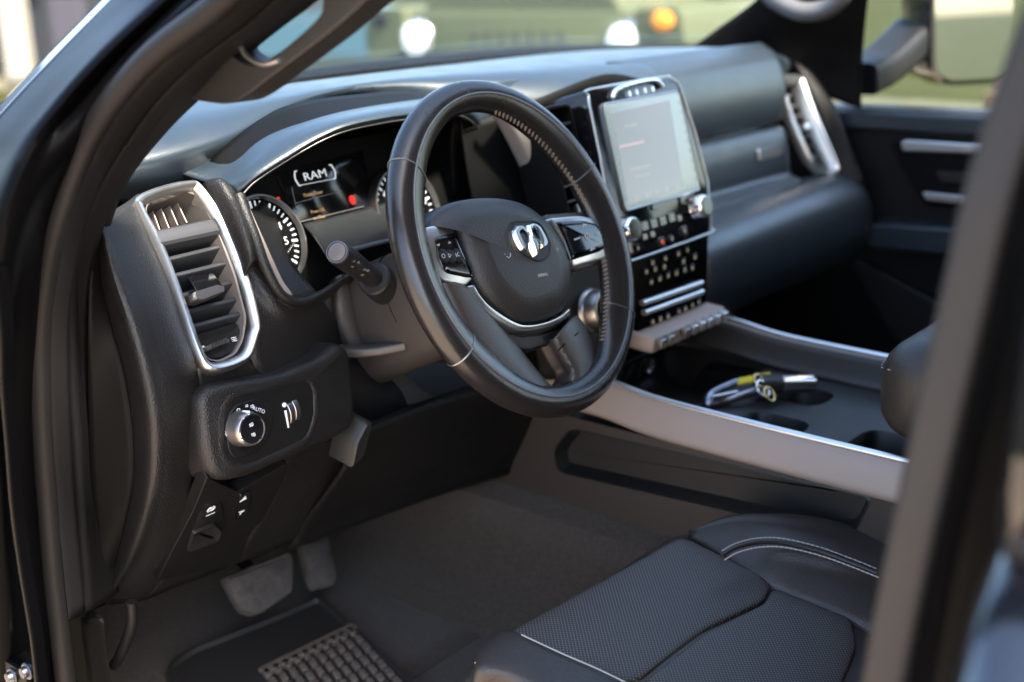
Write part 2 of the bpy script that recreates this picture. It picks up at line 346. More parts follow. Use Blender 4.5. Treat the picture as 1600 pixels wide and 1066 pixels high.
# ---- outer air vents
def rim_ring(name, F, outl, mat_, par, d=.011, h=.008):
    return pring(name, F, outl, [(0, -.012), (-.0005, .001), (.0012, h*.72), (.003, h), (d*.5, h*.95), (d*.8, h*.6), (d, .001), (d+.0015, -.02)], mat_, par, cap1=False, ang=55)
def outer_vent(F, outer, par_label, mirror=False, detail=True):
    body = pring('air_vent', F, off(outer, .010), [(0, -.003), (.001, -.020), (.002, -.06)], M['plastic_mid'], dash, ang=50)
    if par_label: body['label'] = par_label
    rim_ring('vent_bezel', F, outer, M['satin'], body)
    us = [p[0] for p in outer]; vs_ = [p[1] for p in outer]; c = (min(us)+max(us))/2; v1, v0 = max(vs_), min(vs_)
    return body, c, v0, v1
OV = [(236, 297), (288, 284), (312, 292), (350, 350), (386, 437), (403, 505), (399, 532), (385, 565), (345, 582), (318, 578), (300, 548), (276, 478), (243, 392), (212, 332), (208, 313)]
ov = cr2(FV.uvs(OV), 5)
body, c0, v0, v1 = outer_vent(FV, ov, 'driver side air vent in its tall silver bezel')
inn = rp(FV.uvs([(250, 306), (290, 299), (310, 306), (340, 360), (366, 430), (383, 496), (378, 530), (366, 552), (342, 563), (325, 560), (310, 530), (290, 470), (262, 395), (232, 340), (229, 322)]), .006, 4)
pring('vent_wall', FV, inn, [(-.002, .000), (.000, -.001), (.003, -.018), (.006, -.045)], M['vent_wall'], body, cap1=False)
# louvres: a thick one near the top, the thinner ones below, each spanning the opening
def span(y_left, y_right, xl, xr, w_): return FV.uv(xl, y_left, w_), FV.uv(xr, y_right, w_)
def louvre(name, L, Rp, dep, th, tilt, m, w_=.0):
    a, b = V((*L, 0)), V((*Rp, 0)); n_ = 8; rs = []
    sec = rp([(-dep, -th/2), (0, -th/2), (0, th/2), (-dep, th/2)], th*.4, 3)
    for i in range(2):
        p = a.lerp(b, i); rs.append([FV.p(p.x, p.y+y*math.cos(tilt)+x*math.sin(tilt), w_+x*math.cos(tilt)-y*math.sin(tilt)) for x, y in sec])
    return rings(name, rs, m, body, ang=30)
louvre('top_louvre', *span(371, 352, 246, 337, .006), .045, .020, R(12), M['vane'], .008)
for i, (xl, yl, xr, yr) in enumerate([(262, 404, 344, 384), (270, 430, 352, 410), (280, 462, 362, 440), (288, 487, 370, 466), (296, 510, 376, 489)]):
    louvre('louvre', *span(yl, yr, xl, xr, -.006), .03, .0055, R(26), M['vane'], -.006)
vlines = []
for i in range(4):
    a = FV.uv(239+i*13, 330-i*4, -.022); b = FV.uv(250+i*14, 360-i*4, -.022)
    vlines.append(stroke(FV, [a, b], .0014, -.034, -.022))
merged('inner_vanes', vlines, M['taupe'], body)
# slider on a louvre
ft = rp(FV.uvs([(305, 455), (341, 444), (351, 447), (352, 455), (318, 469), (308, 467)], .016), .0015, 3)
sl_ = pring('vent_slider', FV, ft, [(0, -.004), (0, .014), (.0008, .016)], M['satin_dark'], body)
tp = [FV.p(*FV.uv(293, 432, .0), .0), FV.p(*FV.uv(333, 426, .0), .0), FV.p(*FV.uv(349, 446, .0155), .0155), FV.p(*FV.uv(308, 456, .0155), .0155)]
mk('slider_top', tp+[p-V((0, 0, .004)) for p in tp], [(0, 1, 2, 3), (4, 5, 6, 7), (0, 1, 5, 4), (1, 2, 6, 5), (2, 3, 7, 6), (3, 0, 4, 7)], M['gloss'], sl_, bevel=.001)
# closing dial plate below the louvres
dp = rp(FV.uvs([(302, 524), (372, 502), (382, 520), (372, 550), (342, 563), (322, 560), (310, 545)], -.004), .005, 4)
pring('dial_plate', FV, dp, [(0, -.03), (0, -.008), (.003, -.005), (.008, -.006)], M['plastic'], body)
dl = rp(FV.uvs([(320, 541), (352, 528), (357, 530), (358, 536), (324, 549), (321, 548)], -.002), .001, 3)
dd = pring('vent_dial', FV, dl, [(0, -.008), (.0002, -.001), (.0012, .0006)], M['satin_dark'], body, ang=30)
f0 = FV.uv(340, 538.5, 0); f1 = FV.uv(356, 532, 0)
merged('dial_knurl', [stroke(FV, [(f0[0]+(f1[0]-f0[0])*t-.001, f0[1]+(f1[1]-f0[1])*t-.0022), (f0[0]+(f1[0]-f0[0])*t+.001, f0[1]+(f1[1]-f0[1])*t+.0022)], .0006, .0004, .0012) for t in [i/7-.55 for i in range(11)]], M['plastic'], dd)
a = FV.uv(316.5, 544.5, -.004); mk_ = []
mk_.append(stroke(FV, [(a[0]-.0022, a[1]-.0022), (a[0]+.0022, a[1]-.0022), (a[0]+.0022, a[1]+.0022), (a[0]-.0022, a[1]+.0022), (a[0]-.0022, a[1]-.0022)], .0006, -.005, -.0036))
mk_.append(stroke(FV, [(a[0]-.002, a[1]-.002), (a[0]+.002, a[1]+.002)], .0006, -.005, -.0036))
a = FV.uv(366, 530, -.004)
for k in (-.0018, 0, .0018): mk_.append(stroke(FV, [(a[0]-.003+i*.0015, a[1]+k+.0004*math.sin(i*1.6)) for i in range(5)], .0006, -.005, -.0036))
merged('dial_symbol', mk_[2:], M['white'], dd)
merged('dial_symbol', mk_[:2], M['white'], dd)

# passenger end vent, the same bezel mirrored
ovp = [(-u-2*FV.o.x, v) for u, v in ov]
FP = Frame((0, FV.o.y, FV.o.z), (1, 0, 0), FV.e2, FV.n); ovp = [(-(u+FV.o.x), v) for u, v in ov]
bodyp, c1, v0p, v1p = outer_vent(FP, ovp, 'passenger side air vent in its tall silver bezel')
for i in range(7):
    cx_ = .66-.006*i+.018; vv = v1p-.035-.02*i
    bx('louvre', FP, .672+.0045*(i-3), vv, -.026, .058, .004, .02, M['vane'], bodyp, .001, .0005)
bx('vent_slider', FP, .672, (v0p+v1p)/2, -.010, .022, .010, .02, M['satin'], bodyp, .002, .001)

# ---- headlight switch pad
FS = front((-.625, .140, -.160), R(9))
pad = rp(FS.uvs([(309, 617), (345, 600), (440, 584), (500, 560), (530, 535), (547, 548), (556, 640), (552, 668), (520, 688), (440, 722), (385, 746), (352, 752), (330, 738), (318, 700)]), .012, 5)
sp = pring('switch_pad', FS, pad, [(-.004, -.08), (-.001, -.012), (.0005, -.004), (.004, .0005), (.009, .002)], M['leather_dash'], dash, ang=60)
rec = rp(FS.uvs([(350, 645), (362, 626), (400, 617), (455, 600), (478, 596), (486, 610), (487, 650), (476, 682), (440, 700), (385, 724), (362, 722), (351, 705)]), .008, 5)
pring('switch_surround', FS, rec, [(-.009, .0025), (-.006, .0036), (-.002, .0032), (.0005, .0008), (.001, .0022)], M['leather_dash'], sp, cap1=False, ang=60)
pring('switch_plate', FS, off(rec, -.0005), [(0, -.001), (0, .0024)], M['plastic'], sp)
kr = rp(FS.uvs([(352, 650), (365, 632), (400, 622), (420, 628), (425, 660), (415, 690), (388, 712), (362, 716), (352, 700)]), .012, 5)
pring('knob_plate', FS, kr, [(0, .002), (0, .0035), (.0008, .0042)], M['plastic'], sp)
ku, kv = FS.uv(384, 670, .012)
kn = pring('headlight_knob', FS, circ(ku, kv, .0178, 48), [(-.001, .004), (-.0004, .006), (0, .016), (.0012, .0215), (.0022, .0225)], M['satin_dark'], sp, ang=50)
pring('knob_ring', FS, circ(ku, kv, .0160, 48), [(0, .0222), (.0004, .0235), (.0016, .0235), (.002, .022)], M['chrome'], kn, cap1=False)
pring('knob_face', FS, circ(ku, kv, .0145, 40), [(0, .022), (0, .0229)], M['gloss'], kn)
merged('knob_pointer', [stroke(FS, [(ku+.001, kv+.0163), (ku+.001, kv+.0188)], .0026, .012, .021)], M['white'], kn)
ic = []
def icon_lamp(F, u, v, s, w0, w1, slant=0):
    D = [(u+s*.1+s*.55*math.cos(t), v+s*.6*math.sin(t)) for t in [R(-90+i*18) for i in range(11)]]
    o = [stroke(F, D+[D[0]], s*.18, w0, w1)]
    for k in (-.42, 0, .42): o.append(stroke(F, [(u-s*.15, v+s*k), (u-s*.9, v+s*k-slant*s)], s*.17, w0, w1))
    return o
ic += icon_lamp(FS, ku, kv+.0052, .0030, .0228, .0232, .15); ic += icon_lamp(FS, ku, kv-.0055, .0030, .0228, .0232, -.3)
merged('knob_symbols', ic, M['white'], kn)
ic = []
u_, v_ = FS.uv(372.5, 641, .0043); ic.append(stroke(FS, circ(u_, v_, .0017, 10)+[(u_+.0017, v_)], .0007, .004, .0047))
u_, v_ = FS.uv(383, 635, .0043); ic += icon_lamp(FS, u_+.002, v_, .0022, .004, .0047); 
u_, v_ = FS.uv(394, 635, .0043); ic += icon_lamp(FS, u_, v_, .0027, .004, .0047)
merged('switch_symbols', ic, M['white'], sp); ic = []
u_, v_ = FS.uv(355.5, 677, .0043)
ic.append(stroke(FS, circ(u_, v_, .0014, 10)+[(u_+.0014, v_)], .0006, .004, .0047))
for k in range(8): ic.append(stroke(FS, [(u_+.0022*math.cos(k*.785), v_+.0022*math.sin(k*.785)), (u_+.0032*math.cos(k*.785), v_+.0032*math.sin(k*.785))], .0006, .004, .0047))
merged('switch_symbols', ic, M['white'], sp)
u_, v_ = FS.uv(404.5, 641, .0043); txt('switch_lettering', FS, 'AUTO', u_, v_, .0058, M['white'], sp, .0043, rot=R(-32))
# dimmer wheels
uL, vL = FS.uv(447, 650, .0024)
merged('dimmer_scale', [lump(FS, [(uL-.0008, vL-.013), (uL+.0008, vL-.013), (uL+.0014, vL+.006), (uL-.0014, vL+.006)], .002, .0032)]+[lump(FS, circ(uL, vL+.012, .0026, 12), .002, .0032)], M['white'], sp)
for px in (455, 463):
    a_, b_ = FS.uv(px, 646 if px < 460 else 641, .003)
    o = pring('dimmer_wheel', Frame(FS.p(a_, b_, -.010), FS.e2, FS.n, FS.e1), circ(0, 0, .0165, 48), [(.0006, -.0035), (0, -.0028), (0, .0028), (.0006, .0035)], M['satin_dark'], sp, cap0=True)

# ---- lower panel with the brake release and pedal switch
FL = Frame(K(350, 800, y=.205), (1, 0, 0), (0, -.60, .80), (0, -.80, -.60))
lp = rp(FL.uvs([(322, 742), (338, 752), (370, 766), (448, 722), (440, 752), (398, 832), (384, 868), (345, 884), (243, 906), (262, 868), (300, 796)]), .003, 3)
lowp = pring('lower_panel', FL, lp, [(0, -.012), (0, .0015), (.0008, .0024)], M['plastic'], dash)
FL = FL.sub(0, 0, -.0044)
br = rp(FL.uvs([(312, 800), (345, 785), (351, 812), (342, 843), (290, 861), (300, 828)], .007), .003, 3)
pring('brake_release', FL, br, [(0, .005), (0, .0082), (.001, .009)], M['plastic'], lowp)
hd = rp(FL.uvs([(300, 830), (333, 816), (344, 828), (338, 842), (292, 859)], .009), .003, 3)
pring('release_pull', FL, hd, [(0, .0085), (.0005, .013), (.005, .010)], M['plastic_mid'], lowp)
u_, v_ = FL.uv(330, 796, .0095); ic = [stroke(FL, circ(u_, v_, .0034, 16)+[(u_+.0034, v_)], .0008, .009, .0096), stroke(FL, circ(u_, v_, .0048, 16)[-3:]+circ(u_, v_, .0048, 16)[:4], .0008, .009, .0096), stroke(FL, circ(u_, v_, .0048, 16)[5:12], .0008, .009, .0096)]
merged('release_symbol', ic, M['white'], lowp)
txt('release_lettering', FL, 'P', u_, v_, .005, M['white'], lowp, .0094)
u_, v_ = FL.uv(329, 804, .0095); txt('release_lettering', FL, 'PUSH OFF', u_, v_, .0026, M['white'], lowp, .0094)
bt = rp(FL.uvs([(374, 772), (390, 766), (386, 802), (368, 812)], .007), .002, 3)
pring('pedal_switch', FL, bt, [(0, .005), (0, .0085), (.0008, .0095)], M['gloss'], lowp)
ic = []
for py, s in ((781, 1), (800, -1)):
    u_, v_ = FL.uv(380.5 if s > 0 else 377, py, .0098); ic.append(lump(FL, [(u_-.0045, v_-.002*s), (u_+.0045, v_-.001*s), (u_+.004, v_+.0012*s), (u_-.001, v_+.0026*s)], .0094, .0100))
    ic.append(lump(FL, [(u_-.001, v_+.0035*s), (u_+.002, v_+.0035*s), (u_+.0005, v_+.0065*s)], .0094, .0100))
merged('switch_symbol', ic[:2], M['white'], lowp); merged('switch_symbol', ic[2:], M['white'], lowp)

# ---- knee panel under the steering column
kp = [col([(556, 672, 'y', .150), (600, 652, 'y', .15), (690, 618, 'y', .15), (780, 590, 'y', .16), (900, 560, 'y', .18)]),
      col([(552, 690, 'y', .145), (600, 668, 'y', .14), (690, 634, 'y', .14), (790, 610, 'y', .15), (900, 585, 'y', .17)]),
      col([(530, 740, 'y', .175), (590, 720, 'y', .165), (690, 690, 'y', .16), (800, 660, 'y', .17), (900, 640, 'y', .18)]),
      col([(470, 822, 'y', .265), (560, 788, 'y', .24), (680, 760, 'y', .215), (800, 722, 'y', .21), (900, 690, 'y', .21)]),
      col([(452, 858, 'y', .30), (548, 822, 'y', .27), (680, 775, 'y', .235), (800, 738, 'y', .225), (900, 706, 'y', .22)]),
      col([(470, 838, 'y', .36), (560, 800, 'y', .34), (680, 758, 'y', .32), (800, 722, 'y', .31), (900, 690, 'y', .30)])]
loft('knee_panel', kp, M['plastic'], dash, per=(6, 6), solid=.004)
hk = rp([(-.012, -.03), (.010, -.02), (.018, .012), (.020, .022), (.008, .024), (-.006, .004)], .006, 4)
FH = front(K(556, 690, y=.135), R(-10))
pring('panel_catch', FH, hk, [(0, -.03), (.0005, .004), (.003, .007)], M['plastic_mid'], dash)
bp = [K(235, 910, x=-.70)+V((0, 0, 0))]
# underside closing the dash towards the bulkhead
loft('underside', [[V((-.76, .34, -.40)), V((-.45, .30, -.40)), V((-.18, .23, -.39))], [V((-.76, .50, -.36)), V((-.45, .50, -.36)), V((-.18, .5, -.36))], [V((-.76, .72, -.30)), V((-.45, .72, -.3)), V((-.18, .72, -.3))]], M['plastic_dark'], dash)

# ---- instrument cluster under its hood
lip = [(369, 302, 'y', .222), (400, 275, 'y', .207), (450, 243, 'y', .195), (495, 216, 'y', .187), (540, 197, 'y', .18), (600, 184, 'y', .177), (650, 177, 'y', .18), (690, 171, 'y', .19), (722, 172, 'y', .205), (748, 192, 'y', .225), (775, 245, 'y', .25), (797, 310, 'y', .27)]
h1 = [(318, 268, 'y', .258), (368, 243, 'y', .25), (425, 214, 'y', .24), (480, 190, 'y', .235), (540, 175, 'y', .232), (600, 166, 'y', .23), (650, 160, 'y', .232), (695, 156, 'y', .24), (735, 160, 'y', .26), (768, 183, 'y', .28), (795, 235, 'y', .30), (818, 305, 'y', .32)]
h2 = [(238, 225, 'y', .30), (295, 198, 'y', .33), (390, 170, 'y', .335), (455, 155, 'y', .335), (520, 146, 'y', .33), (600, 140, 'y', .325), (660, 136, 'y', .325), (710, 137, 'y', .33), (752, 142, 'y', .34), (788, 165, 'y', .355), (815, 220, 'y', .37), (838, 300, 'y', .385)]
Hl, H1, H2 = col(lip), col(h1), col(h2); H2 = [p+V((0, .02, -.012)) for p in H2]; H2[0] += V((0, 0, -.012)); H2[1] += V((0, 0, -.006)); H1[0] += V((0, 0, -.011)); H1[1] += V((0, 0, -.006))
H3 = [p+V((0, .06, -.03)) for p in H2]
Hin = [p+V((0, .012, -.006)) for p in Hl]; Hin2 = [V((min(max(p.x, -.62), -.21), .275, p.z+.016)) for p in Hl]
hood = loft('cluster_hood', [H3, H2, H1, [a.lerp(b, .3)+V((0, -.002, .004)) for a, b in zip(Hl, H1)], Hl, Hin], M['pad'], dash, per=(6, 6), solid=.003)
loft('hood_lining', [Hin, [a.lerp(b, .5) for a, b in zip(Hin, Hin2)], Hin2], M['plastic_dark'], hood, per=(4, 6), solid=.002)
FC = front(K(520, 330, y=.26), R(20))
clus = pring('instrument_cluster', FC, rr(-.005, .0, .44, .17, .03), [(0, -.03), (0, -.012), (.002, -.010)], M['plastic_dark'], dash)
clus['label'] = 'instrument cluster with round white marked gauges and a small lit display'
# trim band and rounded lower rim of the pod
tube('cluster_rim', col([(372, 306, 'y', .215), (381, 330, 'y', .205), (398, 372, 'y', .19), (416, 420, 'y', .178), (438, 458, 'y', .17), (465, 472, 'y', .168), (500, 460, 'y', .172), (545, 430, 'y', .19), (600, 404, 'y', .21)]), lambda t: .0075*(1-.65*t), M['leather_dash'], clus, n=16)
tube('cluster_trim', col([(800, 318, 'y', .265), (776, 255, 'y', .248), (748, 202, 'y', .226), (720, 181, 'y', .207), (688, 180, 'y', .193), (650, 185, 'y', .183), (600, 192, 'y', .180), (540, 205, 'y', .183), (495, 224, 'y', .19), (450, 250, 'y', .198), (400, 283, 'y', .21), (380, 303, 'y', .215)]), .0011, M['satin_dark'], clus, n=8)
tr = [(375, 306, 'y', .214), (386, 330, 'y', .207), (402, 366, 'y', .197), (420, 406, 'y', .188), (436, 440, 'y', .182), (452, 462, 'y', .178)]
T0 = col([(a-7, b+4, c, d-.002) for a, b, c, d in tr]); T1 = col([(a+3, b-2, c, d+.004) for a, b, c, d in tr]); T2 = [p+V((-.016, .03, 0)) for p in T1]
loft('cluster_side_trim', [T0, T1, T2], M['taupe'], clus, per=(4, 6), solid=.002)

def gauge(u, v, nums, a0, da, frac=3):
    g_ = pring('gauge', FC, circ(u, v, .055, 64), [(0, -.012), (0, .004), (.001, .006), (.003, .006), (.005, .0)], M['satin_dark'], clus, cap1=False, ang=30)
    pring('gauge_face', FC, circ(u, v, .0525, 64), [(0, -.012), (0, -.004)], M['gloss'], clus)
    t = []
    for i in range((len(nums)-1)*4+1):
        a = R(a0-da*i/4); r1_ = .0405 if i % 4 == 0 else .043; wd = .0026 if i % 4 == 0 else .0017
        t.append(stroke(FC, [(u+r1_*math.cos(a), v+r1_*math.sin(a)), (u+.049*math.cos(a), v+.049*math.sin(a))], wd, -.004, -.0034))
    merged('gauge_ticks', t, M['glow_white'], g_)
    for i, s in enumerate(nums):
        a = R(a0-da*i); txt('gauge_numeral', FC, s, u+.0325*math.cos(a), v+.0325*math.sin(a), 0.013, M['glow_white'], g_, -.0036)
    pring('gauge_inner_ring', FC, circ(u, v, .0245, 48), [(0, -.004), (0, .001), (.001, .002), (.002, .001), (.002, -.004)], M['satin_dark'], g_, cap1=False)
    a = R(a0+20)
    merged('gauge_needle', [stroke(FC, [(u+.014*math.cos(a), v+.014*math.sin(a)), (u+.026*math.cos(a), v+.026*math.sin(a))], .0026, .0, .001)], M['glow_red'], g_)
    pring('gauge_hub', FC, circ(u, v, .014, 32), [(0, -.004), (0, .002), (.002, .004)], M['plastic_dark'], g_)
    return g_
gauge(-.1092, -.0178, list('01234567'), 90+33*2, 32.5)
gu = FC.uv(585, 335)[0]+.055
gauge(gu, -.0178, ['0', '20', '40', '60', '80', '100', '120'], 215, 41)
# centre display
dsp = pring('display', FC, rp(FC.uvs([(438, 268), (575, 232), (590, 322), (470, 352)]), .004), [(0, -.012), (0, -.009), (.001, -.0085)], M['gloss'], clus)
u_, v_ = FC.uv(499, 271)
txt('display_lettering', FC, 'RAM', u_, v_, .0135, M['glow_white'], dsp, -.008, sx=1.35, rot=R(1))
z = []
hw, hh = .031, .0085
for s in (-1, 1): z.append(stroke(FC, [(u_+s*hw*.82, v_+hh), (u_+s*hw*.92, v_+hh), (u_+s*hw, v_+hh*.2), (u_+s*hw, v_-hh*.2), (u_+s*hw*.92, v_-hh), (u_+s*hw*.82, v_-hh)], .0018, -.008, -.0075))
z.append(stroke(FC, [(u_-hw*.8, v_-hh), (u_+hw*.8, v_-hh)], .0006, -.008, -.0075))
merged('display_frame', z, M['glow_white'], dsp)
for px, py, s, sz in ((496, 300, 'Front Door', .0062), (503, 327, 'Press OK', .0055), (506, 337, 'to Clear', .0055)):
    u_, v_ = FC.uv(px, py); txt('display_lettering', FC, s, u_, v_, sz, M['glow_amber'], dsp, -.008)
a, b = FC.uv(468, 315), FC.uv(540, 296); merged('display_lines', [stroke(FC, [a, b], .0005, -.008, -.0076), stroke(FC, [FC.uv(462, 290), FC.uv(470, 325)], .0005, -.008, -.0076), stroke(FC, [FC.uv(472, 345), FC.uv(575, 320)], .0006, -.008, -.0076)], M['grey_mark'], dsp)
u_, v_ = FC.uv(557, 310); pring('warning_lamp', FC, circ(u_, v_, .0042, 14, .0058), [(0, -.009), (0, -.007)], M['glow_red'], dsp)
u_, v_ = FC.uv(441, 308); pring('warning_lamp', FC, circ(u_, v_, .0022, 12), [(0, -.009), (0, -.007)], mat('dim_red', (.15, .01, .01), .5, emit=((1, .05, .03), .08)), dsp)
# sloping deck below the display
M['deck'] = mat('deck_plastic', (.03, .032, .034), .22)
loft('cluster_deck', [col([(474, 352, 'y', .262), (530, 338, 'y', .262), (590, 322, 'y', .262), (650, 305, 'y', .262)]), col([(492, 372, 'y', .235), (540, 362, 'y', .235), (604, 350, 'y', .235), (660, 335, 'y', .235)]), col([(512, 402, 'y', .195), (555, 392, 'y', .198), (610, 378, 'y', .2), (670, 365, 'y', .2)])], M['deck'], clus, per=(5, 5))

RU = [(438, 458, 'y', .174), (466, 472, 'y', .172), (502, 460, 'y', .176), (548, 430, 'y', .194), (604, 404, 'y', .214)]
loft('pod_underside', [col(RU), [p+V((.0, .015, -.016)) for p in col(RU)], [p+V((.0, .07, -.035)) for p in col(RU)]], M['leather_dash'], clus, per=(5, 6))
# ---- steering column with its shroud, lever and stalk
tW, yW = R(24.334), R(3.49)
Rz = Matrix.Rotation(yW, 3, 'Z')
FW = Frame((-.3895, .0105, -.0114), Rz@V((1, 0, 0)), Rz@V((0, math.sin(tW), math.cos(tW))), Rz@V((0, -math.cos(tW), math.sin(tW))))
colm = empty('steering_column', FW.p(0, 0, -.2), 'dark brown steering column shroud behind the wheel with indicator stalk and tilt lever', 'steering column')
sec = rp([(-.062, .045), (.062, .045), (.068, -.02), (.05, -.082), (-.05, -.082), (-.068, -.02)], .026, 6)
rings('column_shroud', [[FW.p(u*k, v*k, h) for u, v in sec] for h, k in ((-.052, .80), (-.056, .96), (-.066, 1), (-.15, 1.06), (-.24, 1.1), (-.32, 1.1))], mat('column_plastic', (.035, .030, .027), .5, grain=(800, .3)), colm, ang=50)
prism('shroud_seam', FW, scl(sec, 1.063), -.1512, -.150, M['plastic_dark'], colm, bevel=0)
e0, e1_ = K(527, 394, x=-.567), K(592, 441, x=-.475)
ax = (e1_-e0).normalized()
def along(name, rs, m, par, n=32):
    a = ax.cross(V((0, 0, 1))).normalized(); b = a.cross(ax)
    return rings(name, [[e0+ax*t+(a*math.cos(i*2*math.pi/n)+b*math.sin(i*2*math.pi/n))*r_ for i in range(n)] for t, r_ in rs], m, par, ang=35)
stk = along('indicator_stalk', [(.001, .0105), (.001, .0128), (.006, .0134), (.034, .0134), (.037, .0128), (.040, .0128), (.075, .0115), (.105, .0108), (.125, .012), (.16, .012)], mat('stalk_plastic', (.012, .011, .011), .35), colm)
along('stalk_cap', [(-.0005, .0100), (-.0015, .0095), (-.0022, .007), (-.0026, .003)], mat('stalk_end', (.09, .08, .075), .45), stk)
along('stalk_ring', [(.0022, .0117), (-.0012, .0119), (-.0012, .0110), (.0005, .0106)], M['satin_dark'], stk)
along('stalk_base', [(.098, .017), (.10, .019), (.13, .021), (.16, .021)], M['plastic_mid'], colm)
fa = ax.cross(V((0, 0, 1))).normalized(); fb_ = fa.cross(ax)
nn = (CAM-e0); nn = (nn-ax*nn.dot(ax)).normalized(); FT = Frame(e0+nn*.0132, ax, nn.cross(ax)*1, nn)
z = []
for k, (a, b) in enumerate(((.016, .002), (.02, -.003), (.026, .004), (.047, .002), (.05, -.004), (.054, .003))):
    z.append(stroke(FT, [(a-.0018, b-.0012), (a+.0008, b+.0012), (a+.0022, b-.0004)], .0008, -.0016, .0003))
merged('stalk_symbols', z, mat('faint_marking', (.14, .13, .12), .6), stk)
lv = col([(512, 545, 'y', .215), (545, 549, 'y', .185), (585, 547, 'y', .16), (620, 541, 'y', .14), (634, 538, 'y', .132)])
sweep('tilt_lever', lv, rp([(-.011, -.0055), (.011, -.0055), (.011, .0055), (-.011, .0055)], .004, 4), mat('lever_plastic', (.055, .048, .044), .4), colm, per=6, ang=50)
M['boot'] = mat('brown_boot', (.05, .043, .038), .6)
loft('column_boot', [col([(500, 470, 'y', .215), (502, 500, 'y', .215), (520, 528, 'y', .21), (545, 560, 'y', .21)]), col([(522, 440, 'y', .215), (520, 480, 'y', .205), (528, 515, 'y', .205), (550, 555, 'y', .20)]), col([(528, 432, 'y', .20), (530, 470, 'y', .19), (536, 510, 'y', .19), (556, 550, 'y', .19)]), col([(541, 428, 'y', .205), (546, 470, 'y', .195), (556, 510, 'y', .19), (572, 550, 'y', .19)]), col([(556, 425, 'y', .23), (562, 470, 'y', .23), (575, 515, 'y', .23), (590, 555, 'y', .23)])], M['boot'], colm, per=(6, 6))
loft('lower_boot', [col([(548, 560, 'y', .22), (556, 600, 'y', .22), (566, 655, 'y', .21)]), col([(590, 565, 'y', .21), (600, 600, 'y', .21), (600, 640, 'y', .20)]), col([(640, 590, 'y', .20), (660, 610, 'y', .20), (690, 630, 'y', .19)])], M['boot'], colm, per=(6, 6))

# ---- centre stack
SF = front((0, .118, .1015), math.atan(.276)); SL = front(SF.p(0, -.19, 0), R(4))
po = [(-.108, .026), (.078, .026), (.101, .013), (.115, -.059), (.121, -.13), (.108, -.185), (.10, -.20), (-.10, -.20), (-.108, -.185), (-.121, -.13), (-.115, -.059), (-.113, .010)]
po = rp(po, .012, 5)
st = pring('centre_stack', SF, po, [(0, -.14), (0, -.002), (.0012, .0002), (.003, .0006)], M['gloss'], dash, ang=45)
st['label'] = 'tall gloss black centre stack with a touch screen and rows of buttons'
tube('stack_trim', [SF.p(u, v, .001) for u, v in off(po, -.0012)][::3], .0016, M['satin'], st, per=3, n=10, closed=True, upv=SF.n)
pl = rp([(-.102, .002), (.102, .002), (.088, -.105), (.086, -.135), (-.086, -.135), (-.088, -.105)], .006, 4)
pring('switch_face', SL, pl, [(0, -.12), (0, -.0005), (.0015, .0)], M['moulding'], st)
scr = rr(0, -.066, .186, .142, .009)
sc_ = pring('touch_screen', SF, scr, [(0, -.001), (0, .0035), (.001, .0048), (.004, .0052)], M['screen_edge'], st)
pring('screen_rim', SF, off(scr, -.0006), [(0, -.001), (0, .0052), (.0012, .0058), (.0022, .005)], M['satin'], sc_, cap1=False)
inn_ = rp(SF.uvs([(956, 177), (1046, 157), (1067, 292), (981, 322)], .005), .002, 3)
pring('screen_display', SF, inn_, [(0, .004), (0, .0056)], M['screen'], sc_)
a, b = SF.uv(968, 230, .006), SF.uv(1007, 221, .006); merged('screen_line', [stroke(SF, [a, b], .0035, .0054, .0058)], mat('screen_pink', (.5, .35, .35), .3, emit=((1, .75, .75), .03)), sc_)
z = []
for i in range(9): z.append(lump(SF, rr(-.086, -.012-.0135*i, .004, .003, .001, 3), .005, .0056)); z.append(lump(SF, rr(.086, -.012-.0135*i, .004, .003, .001, 3), .005, .0056))
merged('screen_edge_marks', z[::2], M['grey_mark'], sc_); merged('screen_edge_marks', z[1::2], M['grey_mark'], sc_)
z = []
for i in range(5): u0_, v0_ = SF.uv(994+i*16, 309-i*4.3, .006); z.append(lump(SF, rr(u0_, v0_, .011, .007, .002, 3), .0052, .0058))
for px, py, a_ in ((1000, 262, .05), (1004, 274, .036), (985, 196, .03)): u0_, v0_ = SF.uv(px, py, .006); z.append(lump(SF, rr(u0_, v0_, a_, .0035, .001, 3), .0052, .0058))
merged('screen_symbols', z, mat('screen_pale', (.12, .12, .12), .2, emit=((1, 1, .97), .034)), sc_)
# arch above the screen
ar = [SF.uv(x, y, .003) for x, y in ((955, 154), (962, 141), (985, 132), (1012, 126), (1026, 127), (1034, 136))]
arch = tube('stack_arch', [SF.p(u, v, .004) for u, v in ar], .0034, M['chrome'], st, n=12, upv=SF.n)
for t in (.3, .45, .62, .78):
    a, b = SF.uv(960+t*75, 147-t*15, .003), SF.uv(962+t*75, 156-t*17, .003); merged('arch_slot', [stroke(SF, [a, b], .003, .0, .004)], M['chrome'], arch)
for px, py, m in ((986, 358, 'chrome'), (1098, 322, 'chrome')):
    u_, v_ = SF.uv(px, py, .012)
    k = pring('rotary_knob', SF, circ(u_, v_, .0165, 40), [(-.002, -.001), (0, .003), (.0006, .014), (.002, .0185), (.0035, .0195)], M[m], st, ang=45)
    pring('knob_face', SF, circ(u_, v_, .0128, 32), [(0, .019), (0, .0202)], M['gloss'], k)
M['icon'] = mat('button_icon', (.25, .22, .16), .5, emit=((1, .85, .6), .02)); M['icon_red'] = mat('button_red', (.4, .03, .02), .5, emit=((1, .1, .05), .1))
random.seed(3)
